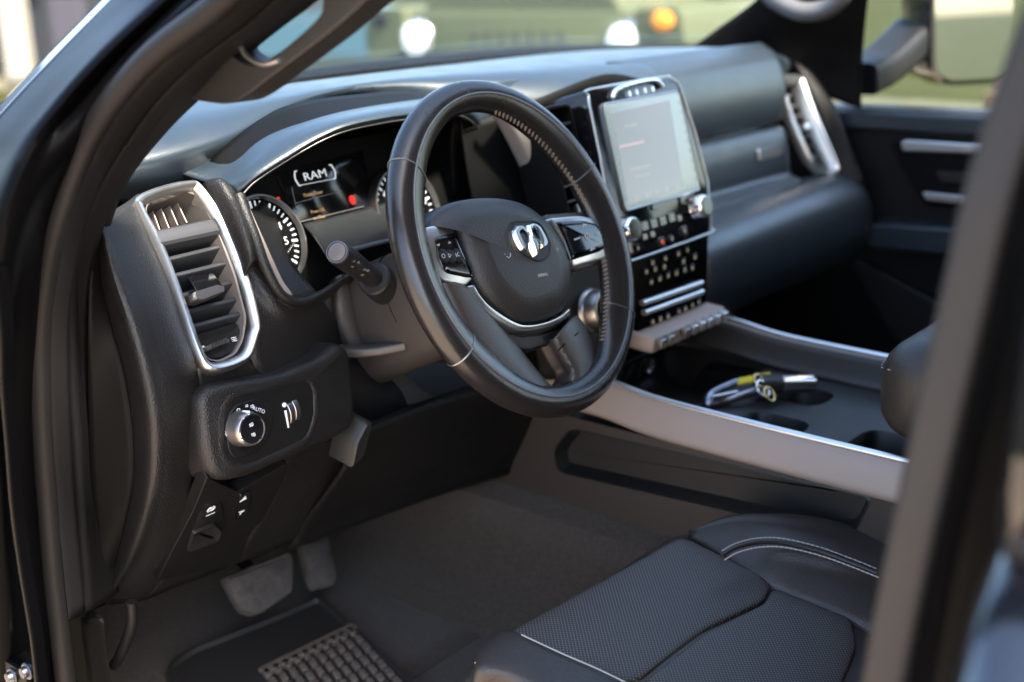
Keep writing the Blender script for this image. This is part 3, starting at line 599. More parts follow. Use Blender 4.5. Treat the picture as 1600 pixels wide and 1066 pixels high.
def keys(F, L, w_=.016, h_=.013, m='icon'):
    for px, py in L:
        u_, v_ = F.uv(px, py, .003)
        k = pring('button', F, rr(u_, v_, w_, h_, .0025, 4), [(0, -.001), (0, .0024), (.0008, .0032)], M['gloss'], st, ang=30)
        kind = random.random(); s = .0026
        if kind < .35: q = [stroke(F, [(u_-s, v_), (u_+s, v_)], .0013, .003, .0036), stroke(F, [(u_, v_-s), (u_, v_+s)], .0016, .003, .0036)]
        elif kind < .7: q = [stroke(F, circ(u_, v_, s*.8, 10)+[(u_+s*.8, v_)], .0014, .003, .0036)]
        else: q = [stroke(F, [(u_-s, v_+j*s*.8), (u_+s, v_+j*s*.8)], .0013, .003, .0036) for j in (-1, 0, 1)]
        merged('button_symbol', q, M[m], k)
keys(SF, [(1008, 353), (1022, 349), (1036, 345), (1050, 340), (1070, 361), (1024, 320), (1068, 311)])
keys(SF, [(1008, 370), (1020, 366), (1050, 373), (1062, 341)], .012, .009); keys(SF, [(1035, 378)], m='icon_red')
keys(SL, [(1020, 411), (1040, 404), (1060, 397), (997, 388), (1018, 441), (1031, 436), (1044, 431), (1057, 427), (1082, 419), (1061, 487), (1071, 483), (1082, 477), (1092, 472), (1074, 391), (1086, 402), (1010, 425), (1024, 421), (1038, 417), (1068, 409), (1070, 422), (1020, 503), (1032, 499), (1044, 495)], .013, .010)
for (x0, y0), (x1, y1) in (((1005, 474), (1098, 442)), ((1008, 489), (1099, 456))):
    a, b = SL.uv(x0, y0, .006), SL.uv(x1, y1, .006)
    tube('trim_bar', [SL.p(*a, .004), SL.p(*b, .004)], .0042, M['satin'], st, n=12)
# toggle ledge
LG = front(SF.p(0, -.318, .0), R(-4))
lg = pring('toggle_bank', LG, rr(0, 0, .19, .024, .006), [(0, -.06), (0, -.002), (.003, .002)], M['taupe'], st)
for i in range(9):
    u_ = -.080+i*.020
    if i == 2: continue
    bx('toggle', LG, u_, .002, .006, .013, .014, .010, M['satin_dark' if i < 4 else 'satin'], lg, .003, .0015)
z = []
# glazed port panel below the ledge
PT = front((-.005, .13, -.285), R(-20))
pp = pring('port_panel', PT, rr(0, 0, .12, .055, .01), [(0, -.02), (0, .002), (.002, .004)], M['plastic_dark'], st)
for i in range(3): pring('port_cover', PT, circ(-.038+.03*i, .002, .0115, 20, .017), [(0, .002), (0, .006), (.002, .007), (.004, .006)], M['plastic_mid'], pp)
u_ = .045; pring('power_socket', PT, circ(u_, .0, .011, 24), [(0, .002), (0, .008), (.002, .009), (.004, .006)], M['satin_dark'], pp)

# ---- vents either side of the screen and the trim that frames them
for s in (-1, 1):
    CF = Frame((s*.153, .120 if s < 0 else .165, .030), (1, 0, 0), SF.e2, SF.n)
    b_ = pring('centre_vent', CF, rr(0, 0, .052, .165, .012), [(-.003, -.06), (-.002, .0), (.0, .003), (.003, .002), (.004, -.035)], M['plastic_dark'], dash)
    for i in range(7): bx('louvre', CF, 0, -.058+.0195*i, -.010, .043, .003, .02, M['vane'], b_, .001, .0005)
    bx('vent_slider', CF, 0, -.05, -.004, .014, .012, .014, M['satin_dark'], b_, .002, .001)
loft('centre_trim', [col([(766, 172, 'y', 0.195), (785, 205, 'y', 0.190), (815, 265, 'y', 0.180), (845, 330, 'y', 0.165), (870, 390, 'y', 0.145)]), col([(778, 168, 'y', 0.180), (806, 200, 'y', 0.170), (838, 260, 'y', 0.160), (865, 330, 'y', 0.145), (888, 390, 'y', 0.125)]), col([(792, 166, 'y', 0.185), (828, 196, 'y', 0.173), (858, 255, 'y', 0.163), (878, 330, 'y', 0.150), (898, 390, 'y', 0.130)]), col([(800, 166, 'y', 0.205), (838, 195, 'y', 0.205), (866, 255, 'y', 0.200), (886, 330, 'y', 0.185), (905, 390, 'y', 0.165)])], M['warm_satin'], dash, per=(5, 6), solid=.003)
loft('stack_surround', [[V((-.235, .235, .10)), V((-.20, .225, .095)), V((-.12, .19, .115)), V((0, .175, .135)), V((.12, .19, .115)), V((.20, .225, .095)), V((.25, .235, .09))],
   [V((-.235, .225, .03)), V((-.20, .215, .03)), V((-.12, .20, .04)), V((0, .19, .05)), V((.12, .20, .04)), V((.20, .215, .03)), V((.25, .225, .03))],
   [V((-.235, .20, -.12)), V((-.20, .17, -.12)), V((-.12, .16, -.12)), V((0, .16, -.12)), V((.12, .16, -.12)), V((.20, .17, -.12)), V((.25, .20, -.12))],
   [V((-.235, .22, -.30)), V((-.20, .18, -.30)), V((-.12, .17, -.30)), V((0, .17, -.30)), V((.12, .17, -.30)), V((.20, .18, -.30)), V((.25, .22, -.30))]], M['plastic_dark'], dash, per=(5, 5))
FK = front(K(925, 485, y=.065), R(12))
bx('key_housing', FK, -.005, .0, -.03, .105, .16, .06, M['plastic'], dash, .02, .006)
ign = pring('start_knob', FK, circ(0, 0, .026, 40), [(-.003, -.002), (-.002, .004), (0, .006), (0, .018), (.002, .023), (.005, .024)], M['satin_dark'], dash, ang=40)
pring('knob_face', FK, circ(0, 0, .0205, 32), [(0, .02), (0, .0245), (.0015, .026), (.004, .0255)], M['gloss'], ign)

# ---- passenger side of the dashboard
def xrow(pr, xs, sh=lambda x: 0): return [[V((x, y+sh(x), z)) for x in xs] for y, z in pr]
bend = lambda x: -.05*max(0, (x-.45))
xs = [.12, .3, .42, .50, .575]
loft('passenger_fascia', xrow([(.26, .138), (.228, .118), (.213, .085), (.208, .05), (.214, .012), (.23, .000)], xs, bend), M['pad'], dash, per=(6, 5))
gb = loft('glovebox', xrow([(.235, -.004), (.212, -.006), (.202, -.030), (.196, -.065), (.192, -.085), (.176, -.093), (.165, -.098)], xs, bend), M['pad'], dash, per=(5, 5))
GF = front((.515, .193, -.052), R(4)); pring('badge', GF, rr(.0, .012, .085, .020, .005), [(0, -.006), (0, .0005), (.001, .002)], M['satin'], gb)
xs = [.12, .3, .45, .58, .685]
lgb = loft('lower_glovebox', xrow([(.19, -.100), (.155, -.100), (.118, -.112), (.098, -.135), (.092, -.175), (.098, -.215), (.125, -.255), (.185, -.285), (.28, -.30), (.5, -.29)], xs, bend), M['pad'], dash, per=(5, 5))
loft('passenger_end_panel', [[V((.725, .27, .10)), V((.728, .22, .02)), V((.728, .185, -.06)), V((.715, .15, -.13))], [V((.755, .245, .08)), V((.76, .195, .01)), V((.76, .16, -.06)), V((.75, .12, -.13))], [V((.80, .3, .08)), V((.80, .25, 0)), V((.80, .22, -.08)), V((.80, .2, -.16))]], M['plastic'], dash, per=(5, 5))

# ------------------------------------------------------------------ steering wheel
sw = empty('steering_wheel', FW.p(0, 0, 0), 'black leather steering wheel with a chrome horned emblem on its hub', 'steering wheel')
RM, RT = .1735, .0168
def rimp(th, ph, dr=0):       # thicker inside the hand grips either side
    t_ = abs(math.degrees(th)) % 360; t_ = min(t_, 360-t_)
    e = .013*max(0, min(1, (t_-15)/40))*max(0, min(1, (158-t_)/25)); q = RT*sect(ph)+dr
    rr_ = RM+q*math.cos(ph)-e*max(0, math.cos(ph-R(195)))**1.5
    return FW.p(rr_*math.sin(th), rr_*math.cos(th), q*math.sin(ph))
N, Mn = 160, 28
def sect(ph):                # slightly squared grip
    return 1+.05*math.cos(2*(ph-.3))
rim_rows = [[rimp(a, b) for b in [2*math.pi*j/Mn for j in range(Mn)]] for a in [2*math.pi*i/N for i in range(N)]]
rim = rings('rim', rim_rows, M['wheel'], sw, closed=True, ang=80)
tube('rim_edge', [rimp(2*math.pi*i/72, R(98), .0004) for i in range(72)], .0013, M['bead'], rim, per=2, n=8, closed=True, upv=FW.n)
def ang_at(px, py):
    u, v = FW.uv(px, py, .008); return math.atan2(u, v)
def cuff(th, m):             # seam across the grip
    return tube('grip_seam', [rimp(th, 2*math.pi*j/24, .0002) for j in range(24)], .0009, m, rim, per=2, n=6, closed=True, upv=FW.e1+FW.e2*.3)
for px, py, m in ((637, 258, 'bead'), (722, 560, 'satin_dark'), (985, 493, 'satin_dark'), (930, 250, 'bead')): cuff(ang_at(px, py), M[m])
# stitching along the inside of the grip
def stitch_arc(a0, a1, n, ph=R(155), m='thread_tan'): return stitches('stitching', [rimp(a0+(a1-a0)*i/24, ph, .0006) for i in range(25)], M[m], rim, n, .0062, .0010, 2, FW.n*.75+(FW.p(0, 0)-rimp((a0+a1)/2, R(180))).normalized(), .45)
stitch_arc(R(14), R(80), 28, R(172)); stitch_arc(R(108), R(150), 20, R(172))
# airbag cover
hb = [(664, 352), (692, 322), (725, 311), (763, 308), (795, 311), (822, 321), (852, 344), (874, 374), (889, 408), (893, 440), (888, 472), (877, 490), (858, 499), (836, 505), (808, 505), (786, 491), (765, 472), (746, 446), (734, 421), (724, 393), (714, 362), (695, 348)]
hub_o = cr2(FW.uvs(hb, -.002), 4)
hub = pring('airbag_cover', FW, hub_o, [(1.0, -.05), (1.005, -.018), (1.0, -.008), (.985, -.003), (.95, .002), (.86, .007), (.74, .0115), (.66, .0135), (.62, .0138), (.35, .0142), (.1, .0143)], M['hub'], sw, mode='s', ang=60)
# badge recess and horned emblem
eo = rp(FW.uvs([(796, 350), (806, 345), (838, 345), (850, 356), (862, 380), (860, 398), (848, 408), (836, 408), (812, 394), (801, 375)], .0145), .008, 5)
em = pring('emblem', FW, eo, [(-.0015, .0130), (-.0002, .0155), (.0012, .0158), (.0022, .0146)], M['plastic_mid'], hub)
def poly_e(name, L, h=.004, ins=.0022):
    o = rp([FW.uv(740+a/6.154, 290+b/6.154, .016) for a, b in L], .0006, 2)
    return pring(name, FW, o, [(0, .014), (0, .0165), (ins*.5, .0165+h*.6), (ins, .0165+h)], M['emblem'], em, ang=20)
poly_e('horn', [(395, 388), (440, 380), (478, 402), (505, 455), (520, 500), (502, 512), (470, 470), (440, 440), (425, 470), (455, 540), (492, 590), (482, 632), (448, 630), (418, 590), (378, 510), (362, 440)])
poly_e('horn', [(505, 385), (565, 362), (618, 392), (655, 455), (690, 525), (700, 575), (672, 612), (640, 612), (616, 560), (640, 540), (622, 480), (590, 425), (560, 410), (545, 440), (560, 500), (540, 505), (512, 450)])
poly_e('ram_face', [(500, 500), (524, 478), (552, 482), (580, 520), (600, 560), (608, 600), (604, 680), (584, 702), (566, 690), (538, 640), (510, 560)], .006, .004)
z = []
u_, v_ = FW.uv(795, 401, .0142); z += [stroke(FW, [(u_-.004, v_+.001), (u_-.001, v_-.0015), (u_+.003, v_+.0005), (u_+.004, v_+.003)], .0008, .0125, .0150), stroke(FW, [(u_-.0055, v_+.0035), (u_-.0045, v_+.0035)], .0008, .0125, .0150)]
u_, v_ = FW.uv(870, 390, .0125); z += [stroke(FW, [(u_-.002, v_-.003), (u_, v_+.002), (u_+.002, v_-.001)], .0008, .010, .0136)]
merged('horn_symbol', z, M['grey_mark'], hub)
u_, v_ = FW.uv(848, 430, .0142); txt('airbag_lettering', FW, 'AIRBAG', u_, v_, .0052, M['grey_mark'], hub, .0142, rot=R(-6), ext=.0006)
# control pads
def pad_(frame_px, inner_px, label, w0=.004):
    o = rp(FW.uvs(frame_px, w0), .006, 5)
    f_ = pring('control_pad', FW, o, [(0, -.028), (.0, w0-.006), (.001, w0-.001), (.003, w0)], M['satin'], sw, ang=50)
    f_['label'] = label
    i_ = rp(FW.uvs(inner_px, w0), .004, 5)
    p_ = pring('button_panel', FW, i_, [(-.0003, w0-.002), (.0005, w0+.0008), (.0016, w0+.0018), (.006, w0+.0024)], M['gloss'], f_, ang=50)
    return f_, p_
fL, pL = pad_([(656, 362), (670, 352), (700, 351), (712, 360), (724, 393), (741, 436), (728, 448), (692, 440), (682, 430), (668, 400)], [(678, 371), (712, 363), (722, 390), (741, 435), (727, 434), (698, 428), (690, 421), (683, 400)], 'silver framed thumb control pad beside the left of the hub')
fR, pR = pad_([(858, 340), (905, 336), (936, 341), (953, 360), (961, 392), (945, 404), (896, 418), (880, 380)], [(866, 347), (912, 345), (930, 350), (940, 362), (946, 388), (936, 394), (892, 408), (880, 375)], 'silver framed thumb control pad beside the right of the hub')
def pad_btn(par, pts, r_=.003):
    for px, py in pts:
        u_, v_ = FW.uv(px, py, .0065); pring('button', FW, circ(u_, v_, .0068, 24, .0075), [(-.0003, .0055), (0, .0068), (.001, .0074)], M['plastic'], par)
pad_btn(pL, [(694, 400), (705, 401), (715, 399)])
z = []
for px, py, k in ((686, 381, 0), (704, 380, 1), (700, 420, 1), (693, 400, 2), (703, 399, 3), (715, 398, 4)):
    u_, v_ = FW.uv(px, py, .0078); s = .0022
    if k == 2: z.append(stroke(FW, circ(u_, v_, s, 10)+[(u_+s, v_)], .0007, .0060, .0079))
    elif k == 3: z.append(stroke(FW, [(u_-s*.7, v_-s), (u_+s, v_), (u_-s*.7, v_+s), (u_-s*.7, v_-s)], .0008, .0060, .0079))
    elif k == 4: z += [stroke(FW, [(u_-s, v_-s), (u_-s, v_+s)], .0008, .006, .0079), stroke(FW, [(u_+s, v_-s), (u_-s*.2, v_), (u_+s, v_+s)], .0008, .006, .0079)]
    else: z.append(stroke(FW, [(u_-s*.8, v_), (u_, v_+s*.8*(1 if k else -1)), (u_+s*.8, v_)], .0008, .0055, .0071))
merged('pad_symbols', z, M['grey_mark'], pL)
z = []
for px, py in ((913, 352), (926, 389)): u_, v_ = FW.uv(px, py, .007); z.append(lump(FW, [(u_-.005, v_-.0015), (u_+.005, v_-.001), (u_+.005, v_+.001), (u_-.002, v_+.002)], .005, .0072))
for px, py, wd in ((902, 373, .006), (934, 366, .004)): u_, v_ = FW.uv(px, py, .007); z.append(lump(FW, [(u_-wd, v_-.001), (u_+wd, v_-.001), (u_+wd, v_+.001), (u_-wd, v_+.001)], .005, .0072))
u_, v_ = FW.uv(918, 370, .007); z.append(stroke(FW, circ(u_, v_, .0045, 14, .0035)+[(u_+.0045, v_)], .0012, .005, .0074)); z.append(stroke(FW, [(u_-.002, v_-.001), (u_+.002, v_+.001)], .0016, .005, .0074))
merged('pad_symbols', z, M['grey_mark'], pR)
# spokes
def spoke(name, L, w1, th, m, bev=.004):
    o = rp(FW.uvs(L, w1), .008, 4); return prism(name, FW, o, w1-th, w1, m, sw, bevel=bev, seg=3)
M['spoke'] = mat('warm_tinted_spoke_leather', (.042, .032, .026), .42, grain=(800, .3))  # brown base carries the warm reflected light on the spokes
lo = [FW.uvs(a, b) for a, b in (
  ([(684, 436), (700, 470), (722, 515), (745, 552), (775, 588), (812, 618), (850, 634)], -.004), ([(705, 440), (722, 473), (742, 512), (765, 548), (793, 580), (826, 606), (858, 624)], .002),
  ([(728, 448), (748, 478), (769, 508), (785, 535), (810, 568), (836, 596), (862, 617)], .000), ([(740, 452), (764, 482), (788, 508), (802, 532), (822, 560), (845, 588), (866, 611)], -.012))]
ww = (-.004, .002, .0, -.012)
loft('spoke', [[FW.p(u, v, h) for u, v in r_] for r_, h in zip([lo[0]]+lo, (-.022,)+ww)]+[[FW.p(u, v, -.026) for u, v in lo[3]]], M['spoke'], sw, per=(4, 5), solid=.003)
ro = [([(856, 532), (864, 548), (874, 565), (884, 581), (880, 596), (868, 610)], -.012), ([(866, 528), (876, 546), (887, 566), (894, 583), (890, 600), (874, 618)], .0), ([(880, 512), (892, 530), (904, 552), (912, 575), (908, 602), (890, 626)], .004), ([(894, 496), (906, 514), (918, 542), (930, 570), (936, 600), (920, 625)], -.004), ([(900, 494), (913, 512), (926, 540), (940, 566), (952, 588), (946, 612)], -.016)]
ro = [[FW.p(*FW.uv(a, b, h), h) for a, b in L] for L, h in ro]
rs_ = loft('spoke', [[p-FW.n*.014 for p in ro[0]]]+ro+[[p-FW.n*.02 for p in ro[-1]]], M['spoke'], sw, per=(4, 5), solid=.003)
stitches('stitching', [p+FW.n*.0018 for p in ro[1]], M['thread_tan'], rs_, 9, .006, .0009, 5, FW.n)
stitches('stitching', [FW.p(*FW.uv(a, b, .003), .003) for a, b in ((744, 540), (755, 556), (776, 578))], M['thread_tan'], sw, 6, .006, .0009, 5, FW.n, .3)
for L in ([(872, 548), (886, 534), (904, 520)],):
    tube('spoke_seam', [FW.p(*FW.uv(a, b, .004), .004) for a, b in L], .0008, M['plastic_dark'], rs_, n=6)
# lower hub skirt, the bright strip under the airbag cover
sk = [(700, 442), (735, 455), (760, 488), (788, 512), (812, 521), (842, 518), (870, 508), (889, 494), (905, 500), (896, 520), (868, 536), (830, 548), (802, 545), (780, 520), (748, 480), (720, 455)]
pring('hub_skirt', FW, rp(FW.uvs(sk, -.008), .006, 4), [(0, -.05), (0, -.014), (.002, -.009), (.005, -.008)], M['plastic_mid'], sw)
st_o = [(722, 449), (742, 474), (762, 496), (790, 513), (812, 519), (843, 515), (871, 506), (889, 493)]; st_i = [(740, 446), (752, 466), (771, 484), (803, 504), (825, 509), (853, 504), (875, 494), (888, 483)]
a = [FW.uv(x, y, -.002) for x, y in st_o]; b = [FW.uv(x, y, .001) for x, y in st_i]
loft('hub_trim', [[FW.p(u, v, -.012) for u, v in a], [FW.p(u, v, -.002) for u, v in a], [FW.p(u*.5+u2*.5, v*.5+v2*.5, .001) for (u, v), (u2, v2) in zip(a, b)], [FW.p(u, v, .001) for u, v in b], [FW.p(u, v, -.012) for u, v in b]], M['satin'], sw, per=(4, 6), solid=.001)
# arms carrying the control pads out to the grip
for L in ([(640, 352), (665, 345), (700, 345), (735, 440), (700, 452), (672, 440)], [(850, 335), (915, 330), (955, 335), (975, 390), (958, 408), (900, 424)]):
    prism('spoke', FW, rp(FW.uvs(L, -.006), .008, 4), -.03, -.006, M['spoke'], sw, bevel=.003)
u = FW.uvs([(862, 300), (930, 312), (968, 330), (975, 345), (950, 338), (912, 333), (862, 337)], -.006)

# ------------------------------------------------------------------ centre console
con = empty('centre_console', (0, -.1, -.62), 'taupe centre console with a silver edged open tray, cup holders and a padded armrest lid', 'centre console')
M['con'] = mat('console_plastic', (.026, .019, .015), .5, noise=(500, .15)); M['con_dark'] = mat('console_dark', (.007, .006, .0055), .5)
def yz(x, L): return [V((x, y, z)) for y, z in L]
ys = [.16, .06, -.02, -.15, -.33, -.55, -.8]; 
topz = [-.238, -.238, -.247, -.25, -.251, -.25, -.25]
for s in (-1, 1):
    so_ = lambda dx, dz: [V((s*(.172+dx), y, z+dz)) for y, z in zip(ys, topz)]
    loft('side_panel', [so_(-.012, -.004), so_(-.003, 0), so_(.004, -.010), so_(.010, -.03), so_(.011, -.040), so_(.005, -.046)], M['taupe'], con, per=(4, 4), solid=.003)
    tube('tray_trim', [V((s*.167, y, z+.002)) for y, z in zip(ys, topz)], .0042, M['satin'], con, per=6, n=12)
    loft('inner_wall', [so_(-.012, -.002), so_(-.018, -.03), so_(-.026, -.042)], M['con'], con, per=(3, 4), solid=.003)
    # lower side with its long storage slot
    FX = Frame((s*.178, 0, 0), (0, -1, 0), (0, 0, 1), (s, 0, 0))     # u = towards the rear on the driver side
    o_ = [(.36, -.29), (.80, -.29), (.80, -.62), (-.05, -.60), (-.40, -.50), (-.40, -.33), (-.2, -.295)]
    o_ = [(.80, -.295), (.80, -.62), (-.05, -.62), (-.40, -.62), (-.40, -.33), (-.2, -.295)]
    sl_o = rp([(-.135, -.352), (-.105, -.312), (.318, -.297), (.30, -.345), (.262, -.356), (-.128, -.380)], .012, 5)
    # plate with a real opening: outer edge joined to the slot edge
    me = bpy.data.meshes.new('lower_side'); bm = bmesh.new()
    def loop(P, w_):
        vs = [bm.verts.new(FX.p(a, b, w_)) for a, b in P]; es = [bm.edges.new((vs[i-1], vs[i])) for i in range(len(vs))]; return vs, es
    oo, e1s = loop(o_, 0); ii, e2s = loop(sl_o, 0); bmesh.ops.triangle_fill(bm, use_beauty=True, use_dissolve=False, edges=e1s+e2s)
    bmesh.ops.recalc_face_normals(bm, faces=bm.faces); bm.to_mesh(me); bm.free(); me.shade_smooth(); me.set_sharp_from_angle(angle=R(35))
    lsd = link('lower_side', me, M['con'], con)
    pring('storage_pocket', FX, sl_o, [(-.0015, .0), (.001, .0012), (.002, -.001), (.005, -.012), (.008, -.019)], M['con_dark'], lsd, ang=50)  # interior coloured darker than the side plate, painting in the slot's shade
# tray: dropped bin at the front, deck with two cup wells behind
loft('front_bin', [[V((x, .17, -.30)) for x in (-.15, 0, .15)], [V((x, .16, -.345)) for x in (-.15, 0, .15)], [V((x, .05, -.355)) for x in (-.15, 0, .15)], [V((x, .0, -.35)) for x in (-.15, 0, .15)], [V((x, -.02, -.31)) for x in (-.15, 0, .15)], [V((x, -.04, -.300)) for x in (-.15, 0, .15)]], M['con_dark'], con, per=(4, 3))
FD = Frame((0, -.20, -.292), (1, 0, 0), (0, 1, 0), (0, 0, 1))
me = bpy.data.meshes.new('cup_holder_deck'); bm = bmesh.new()
o_ = rp([(-.148, .19), (.148, .19), (.148, -.20), (-.148, -.20)], .01, 4)
wells = [rr(-.060, .075, .085, .090, .03), rr(-.052, -.078, .125, .095, .03), rr(.07, .09, .07, .07, .03)]
es = []
def loop2(P, w_):
    vs = [bm.verts.new(FD.p(a, b, w_)) for a, b in P]; return vs, [bm.edges.new((vs[i-1], vs[i])) for i in range(len(vs))]
_, e_ = loop2(o_, 0); es += e_; ww_ = []
for w_ in wells: vs, e_ = loop2(w_, 0); es += e_; ww_.append((w_, vs))
bmesh.ops.triangle_fill(bm, use_beauty=True, use_dissolve=False, edges=es)
for w_, prv in ww_:
    for d, h in ((.002, -.003), (.006, -.03), (.010, -.075)):
        nx = [bm.verts.new(FD.p(a, b, h)) for a, b in off(w_, d)]
        for i in range(len(nx)): bm.faces.new((prv[i-1], prv[i], nx[i], nx[i-1]))
        prv = nx
    bm.faces.new(prv)
bmesh.ops.recalc_face_normals(bm, faces=bm.faces); bm.to_mesh(me); bm.free(); me.shade_smooth(); me.set_sharp_from_angle(angle=R(35))
link('cup_holder_deck', me, M['con_dark'], con)
# a few odds and ends of trim lie at the bottom of the rear well
pring('well_liner', FD, rr(-.03, -.09, .05, .045, .015), [(0, -.074), (0, -.055), (.006, -.045)], M['con'], con)
# armrest lid
def rbox(name, c, sx, sy, sz, r_, m, par, n=4):
    F = Frame(c, (1, 0, 0), (0, 1, 0), (0, 0, 1)); o = rr(0, 0, sx, sy, r_*1.4, 6); h = sz/2
    pr = [(r_, -h)]+[(r_*(1-math.sin(t)), -h+r_*(1-math.cos(t))) for t in [i/n*math.pi/2 for i in range(1, n+1)]]+[(r_*(1-math.cos(t)), h-r_*(1-math.sin(t))) for t in [i/n*math.pi/2 for i in range(0, n+1)]]
    return pring(name, F, o, pr, m, par, cap0=True, ang=60)
lid = rbox('armrest_lid', (-.005, -.56, -.178), .335, .52, .115, .042, M['seat'], con, 6)
stitches('lid_stitching', [V((-.165, -.80, -.150)), V((-.171, -.5, -.150)), V((-.165, -.34, -.150)), V((-.14, -.305, -.150)), V((0, -.299, -.150)), V((.14, -.305, -.150))], M['thread'], lid, 80, .004, .0005, 6)

# ------------------------------------------------------------------ key on the console tray
kc = K(1175, 605, z=-.288)
key = empty('key_fob', kc, 'car key on a metal ring with a yellow tag, lying on the console tray', 'key')
k0, k1 = K(1222, 600, z=-.274), K(1272, 599, z=-.274); d_ = (k1-k0).normalized()
sweep('key_blade_cover', [k0, k0.lerp(k1, .5), k1], rr(0, 0, .030, .019, .007), M['chrome'], key, per=3, ang=50)
sweep('key_body', [k0-d_*.036, k0-d_*.015, k0], rr(0, 0, .034, .022, .008), M['plastic_mid'], key, per=3, ang=50)
y0, y1 = K(1152, 597, z=-.278), K(1204, 587, z=-.268)
sweep('yellow_tag', [y0, y1], rr(0, 0, .020, .005, .002), M['yellow'], key, per=2, ang=50)
M['brass'] = mat('brass', (.7, .5, .22), .18, metal=1)
rc = K(1192, 612, z=-.276)
for i, (dx, dy, dz, r_) in enumerate(((0, 0, .004, .012), (.006, .010, .012, .009), (-.004, -.012, .0, .010))):
    c = rc+V((dx, dy, dz)); tube('key_ring', [c+V((r_*math.cos(t), r_*.6*math.sin(t), r_*.8*math.sin(t))) for t in [i*math.pi/6 for i in range(12)]], .0018, M['brass' if i else 'chrome'], key, per=3, n=8, closed=True, upv=(.3, .8, .5))
cp = [K(1190, 608, z=-.276), K(1160, 618, z=-.280), K(1128, 628, z=-.287), K(1105, 632, z=-.287), K(1108, 618, z=-.284), K(1130, 606, z=-.28), K(1152, 597, z=-.278)]
tube('carabiner', cp, .0055, mat('grey_anodised', (.32, .33, .38), .3, metal=1), key, per=6, n=10)
tube('carabiner_gate', [K(1112, 622, z=-.279), K(1152, 614, z=-.277)], .0038, M['satin'], key, n=10)

# ------------------------------------------------------------------ driver seat
seat = empty('driver_seat', (-.42, -.4, -.62), 'black leather driver seat with perforated centre and pale double stitching', 'seat')
def sz(x, y): return -.345+.20*(y+.12)
# main cushion: rows from the front edge to the back, columns across
def cush(y, drop):
    xs_ = [-.66, -.645, -.60, -.52, -.42, -.32, -.285, -.26]
    prof_ = [-.055, -.012, .0, .004, .003, .0, -.004, -.012]
    return [V((x, y-.022+(.006*abs((x+.44)/.2)**2), sz(x, y)-.006+p+drop)) for x, p in zip(xs_, prof_)]
base = loft('cushion', [[p+V((0, -.02, 0)) for p in cush(-.088, -.16)], cush(-.085, -.10), cush(-.092, -.045), cush(-.105, -.014), cush(-.125, -.002), cush(-.16, 0), cush(-.26, 0), cush(-.40, .0), cush(-.62, .01)], M['seat'], seat, per=(6, 6), solid=.004)
FSE = Frame((-.45, -.2, sz(0, -.2)), (1, 0, 0), (0, 1, .20), (0, -.2, 1))
def pad_s(name, L, m, h=.0065, rad=.012, par=seat):
    o = rp(FSE.uvs(L, .006), rad, 5); return pring(name, FSE, o, [(1.0, -.03), (1.0, h*.1), (.992, h*.6), (.978, h*.9), (.95, h*1.02), (.85, h*1.1), (.6, h*1.15), (.3, h*1.18), (.05, h*1.2)], m, par, mode='s', ang=60), o
pf, o1 = pad_s('perforated_panel', [(788, 990), (1062, 838), (1078, 842), (1192, 898), (1206, 914), (1196, 938), (1100, 985), (1000, 1062), (975, 1066), (880, 1025)], M['perf'])
pf2, o2 = pad_s('perforated_panel', [(999, 1067), (1101, 988), (1198, 940), (1208, 917), (1332, 966), (1340, 1010), (1300, 1110), (1250, 1180), (1090, 1130)], M['perf'])
def onseat(L, h): return [FSE.p(*FSE.uv(a, b, h), h) for a, b in L]
stitches('seam_stitching', onseat([(815, 992), (880, 1022), (940, 1048), (1000, 1078)], .0125), M['thread'], seat, 46, .0042, .0006, 8)
# smooth outboard bolster at the front corner
nb = [(742, 1034), (750, 1012), (772, 990), (800, 988), (880, 1024), (975, 1066), (1000, 1110), (900, 1110), (800, 1064), (748, 1052)]
nbp = pring('bolster', FSE, cr2(FSE.uvs(nb, .004), 4), [(1.01, -.07), (1.01, -.02), (1.0, -.004), (.98, .004), (.94, .008), (.8, .0105), (.5, .011), (.05, .011)], M['seat'], seat, mode='s', ang=60)
stitches('bolster_stitching', onseat([(743, 1036), (770, 1052), (815, 1066), (860, 1080)], .002), M['thread'], nbp, 34, .0042, .0006, 8)
# raised inboard bolster with double stitched welt
bl = [[(1078, 836), (1130, 868), (1205, 914), (1270, 940), (1340, 968), (1400, 990)], [(1079, 835), (1140, 858), (1212, 880), (1285, 895), (1350, 912), (1410, 925)], [(1079, 834), (1150, 840), (1215, 852), (1285, 866), (1350, 880), (1410, 893)], [(1079, 832), (1150, 818), (1215, 822), (1285, 834), (1350, 852), (1410, 866)], [(1078, 831), (1140, 812), (1215, 812), (1285, 820), (1350, 838), (1410, 854)]]
bw = (.004, .020, .034, .036, .022)
ramp = (.0, .45, .85, 1, 1, 1)
BL = [[FSE.p(*FSE.uv(a, b, h*k), h*k) for (a, b), k in zip(L, ramp)] for L, h in zip(bl, bw)]
blo = loft('bolster', [[p-FSE.n*(.004+.03*k) for p, k in zip(BL[0], ramp)]]+BL+[[p-FSE.n*(.004+.12*k)+V((.012*k, 0, 0)) for p, k in zip(BL[-1], ramp)]], M['seat'], seat, per=(6, 6), solid=.004)
wl = [(1128, 862), (1150, 850), (1185, 842), (1225, 843), (1280, 856), (1330, 874), (1370, 890)]
def bsurf(L, dy): return [FSE.p(*FSE.uv(a, b+dy, .038), .038) for a, b in L]
tube('welt', bsurf(wl, 6), .0024, M['seat'], blo, n=10)
stitches('double_stitching', bsurf(wl, -1), M['thread'], blo, 36, .0050, .0008, 8, FSE.n); stitches('double_stitching', bsurf([(a+4, b) for a, b in wl], 13), M['thread'], blo, 36, .0050, .0008, 8, FSE.n)
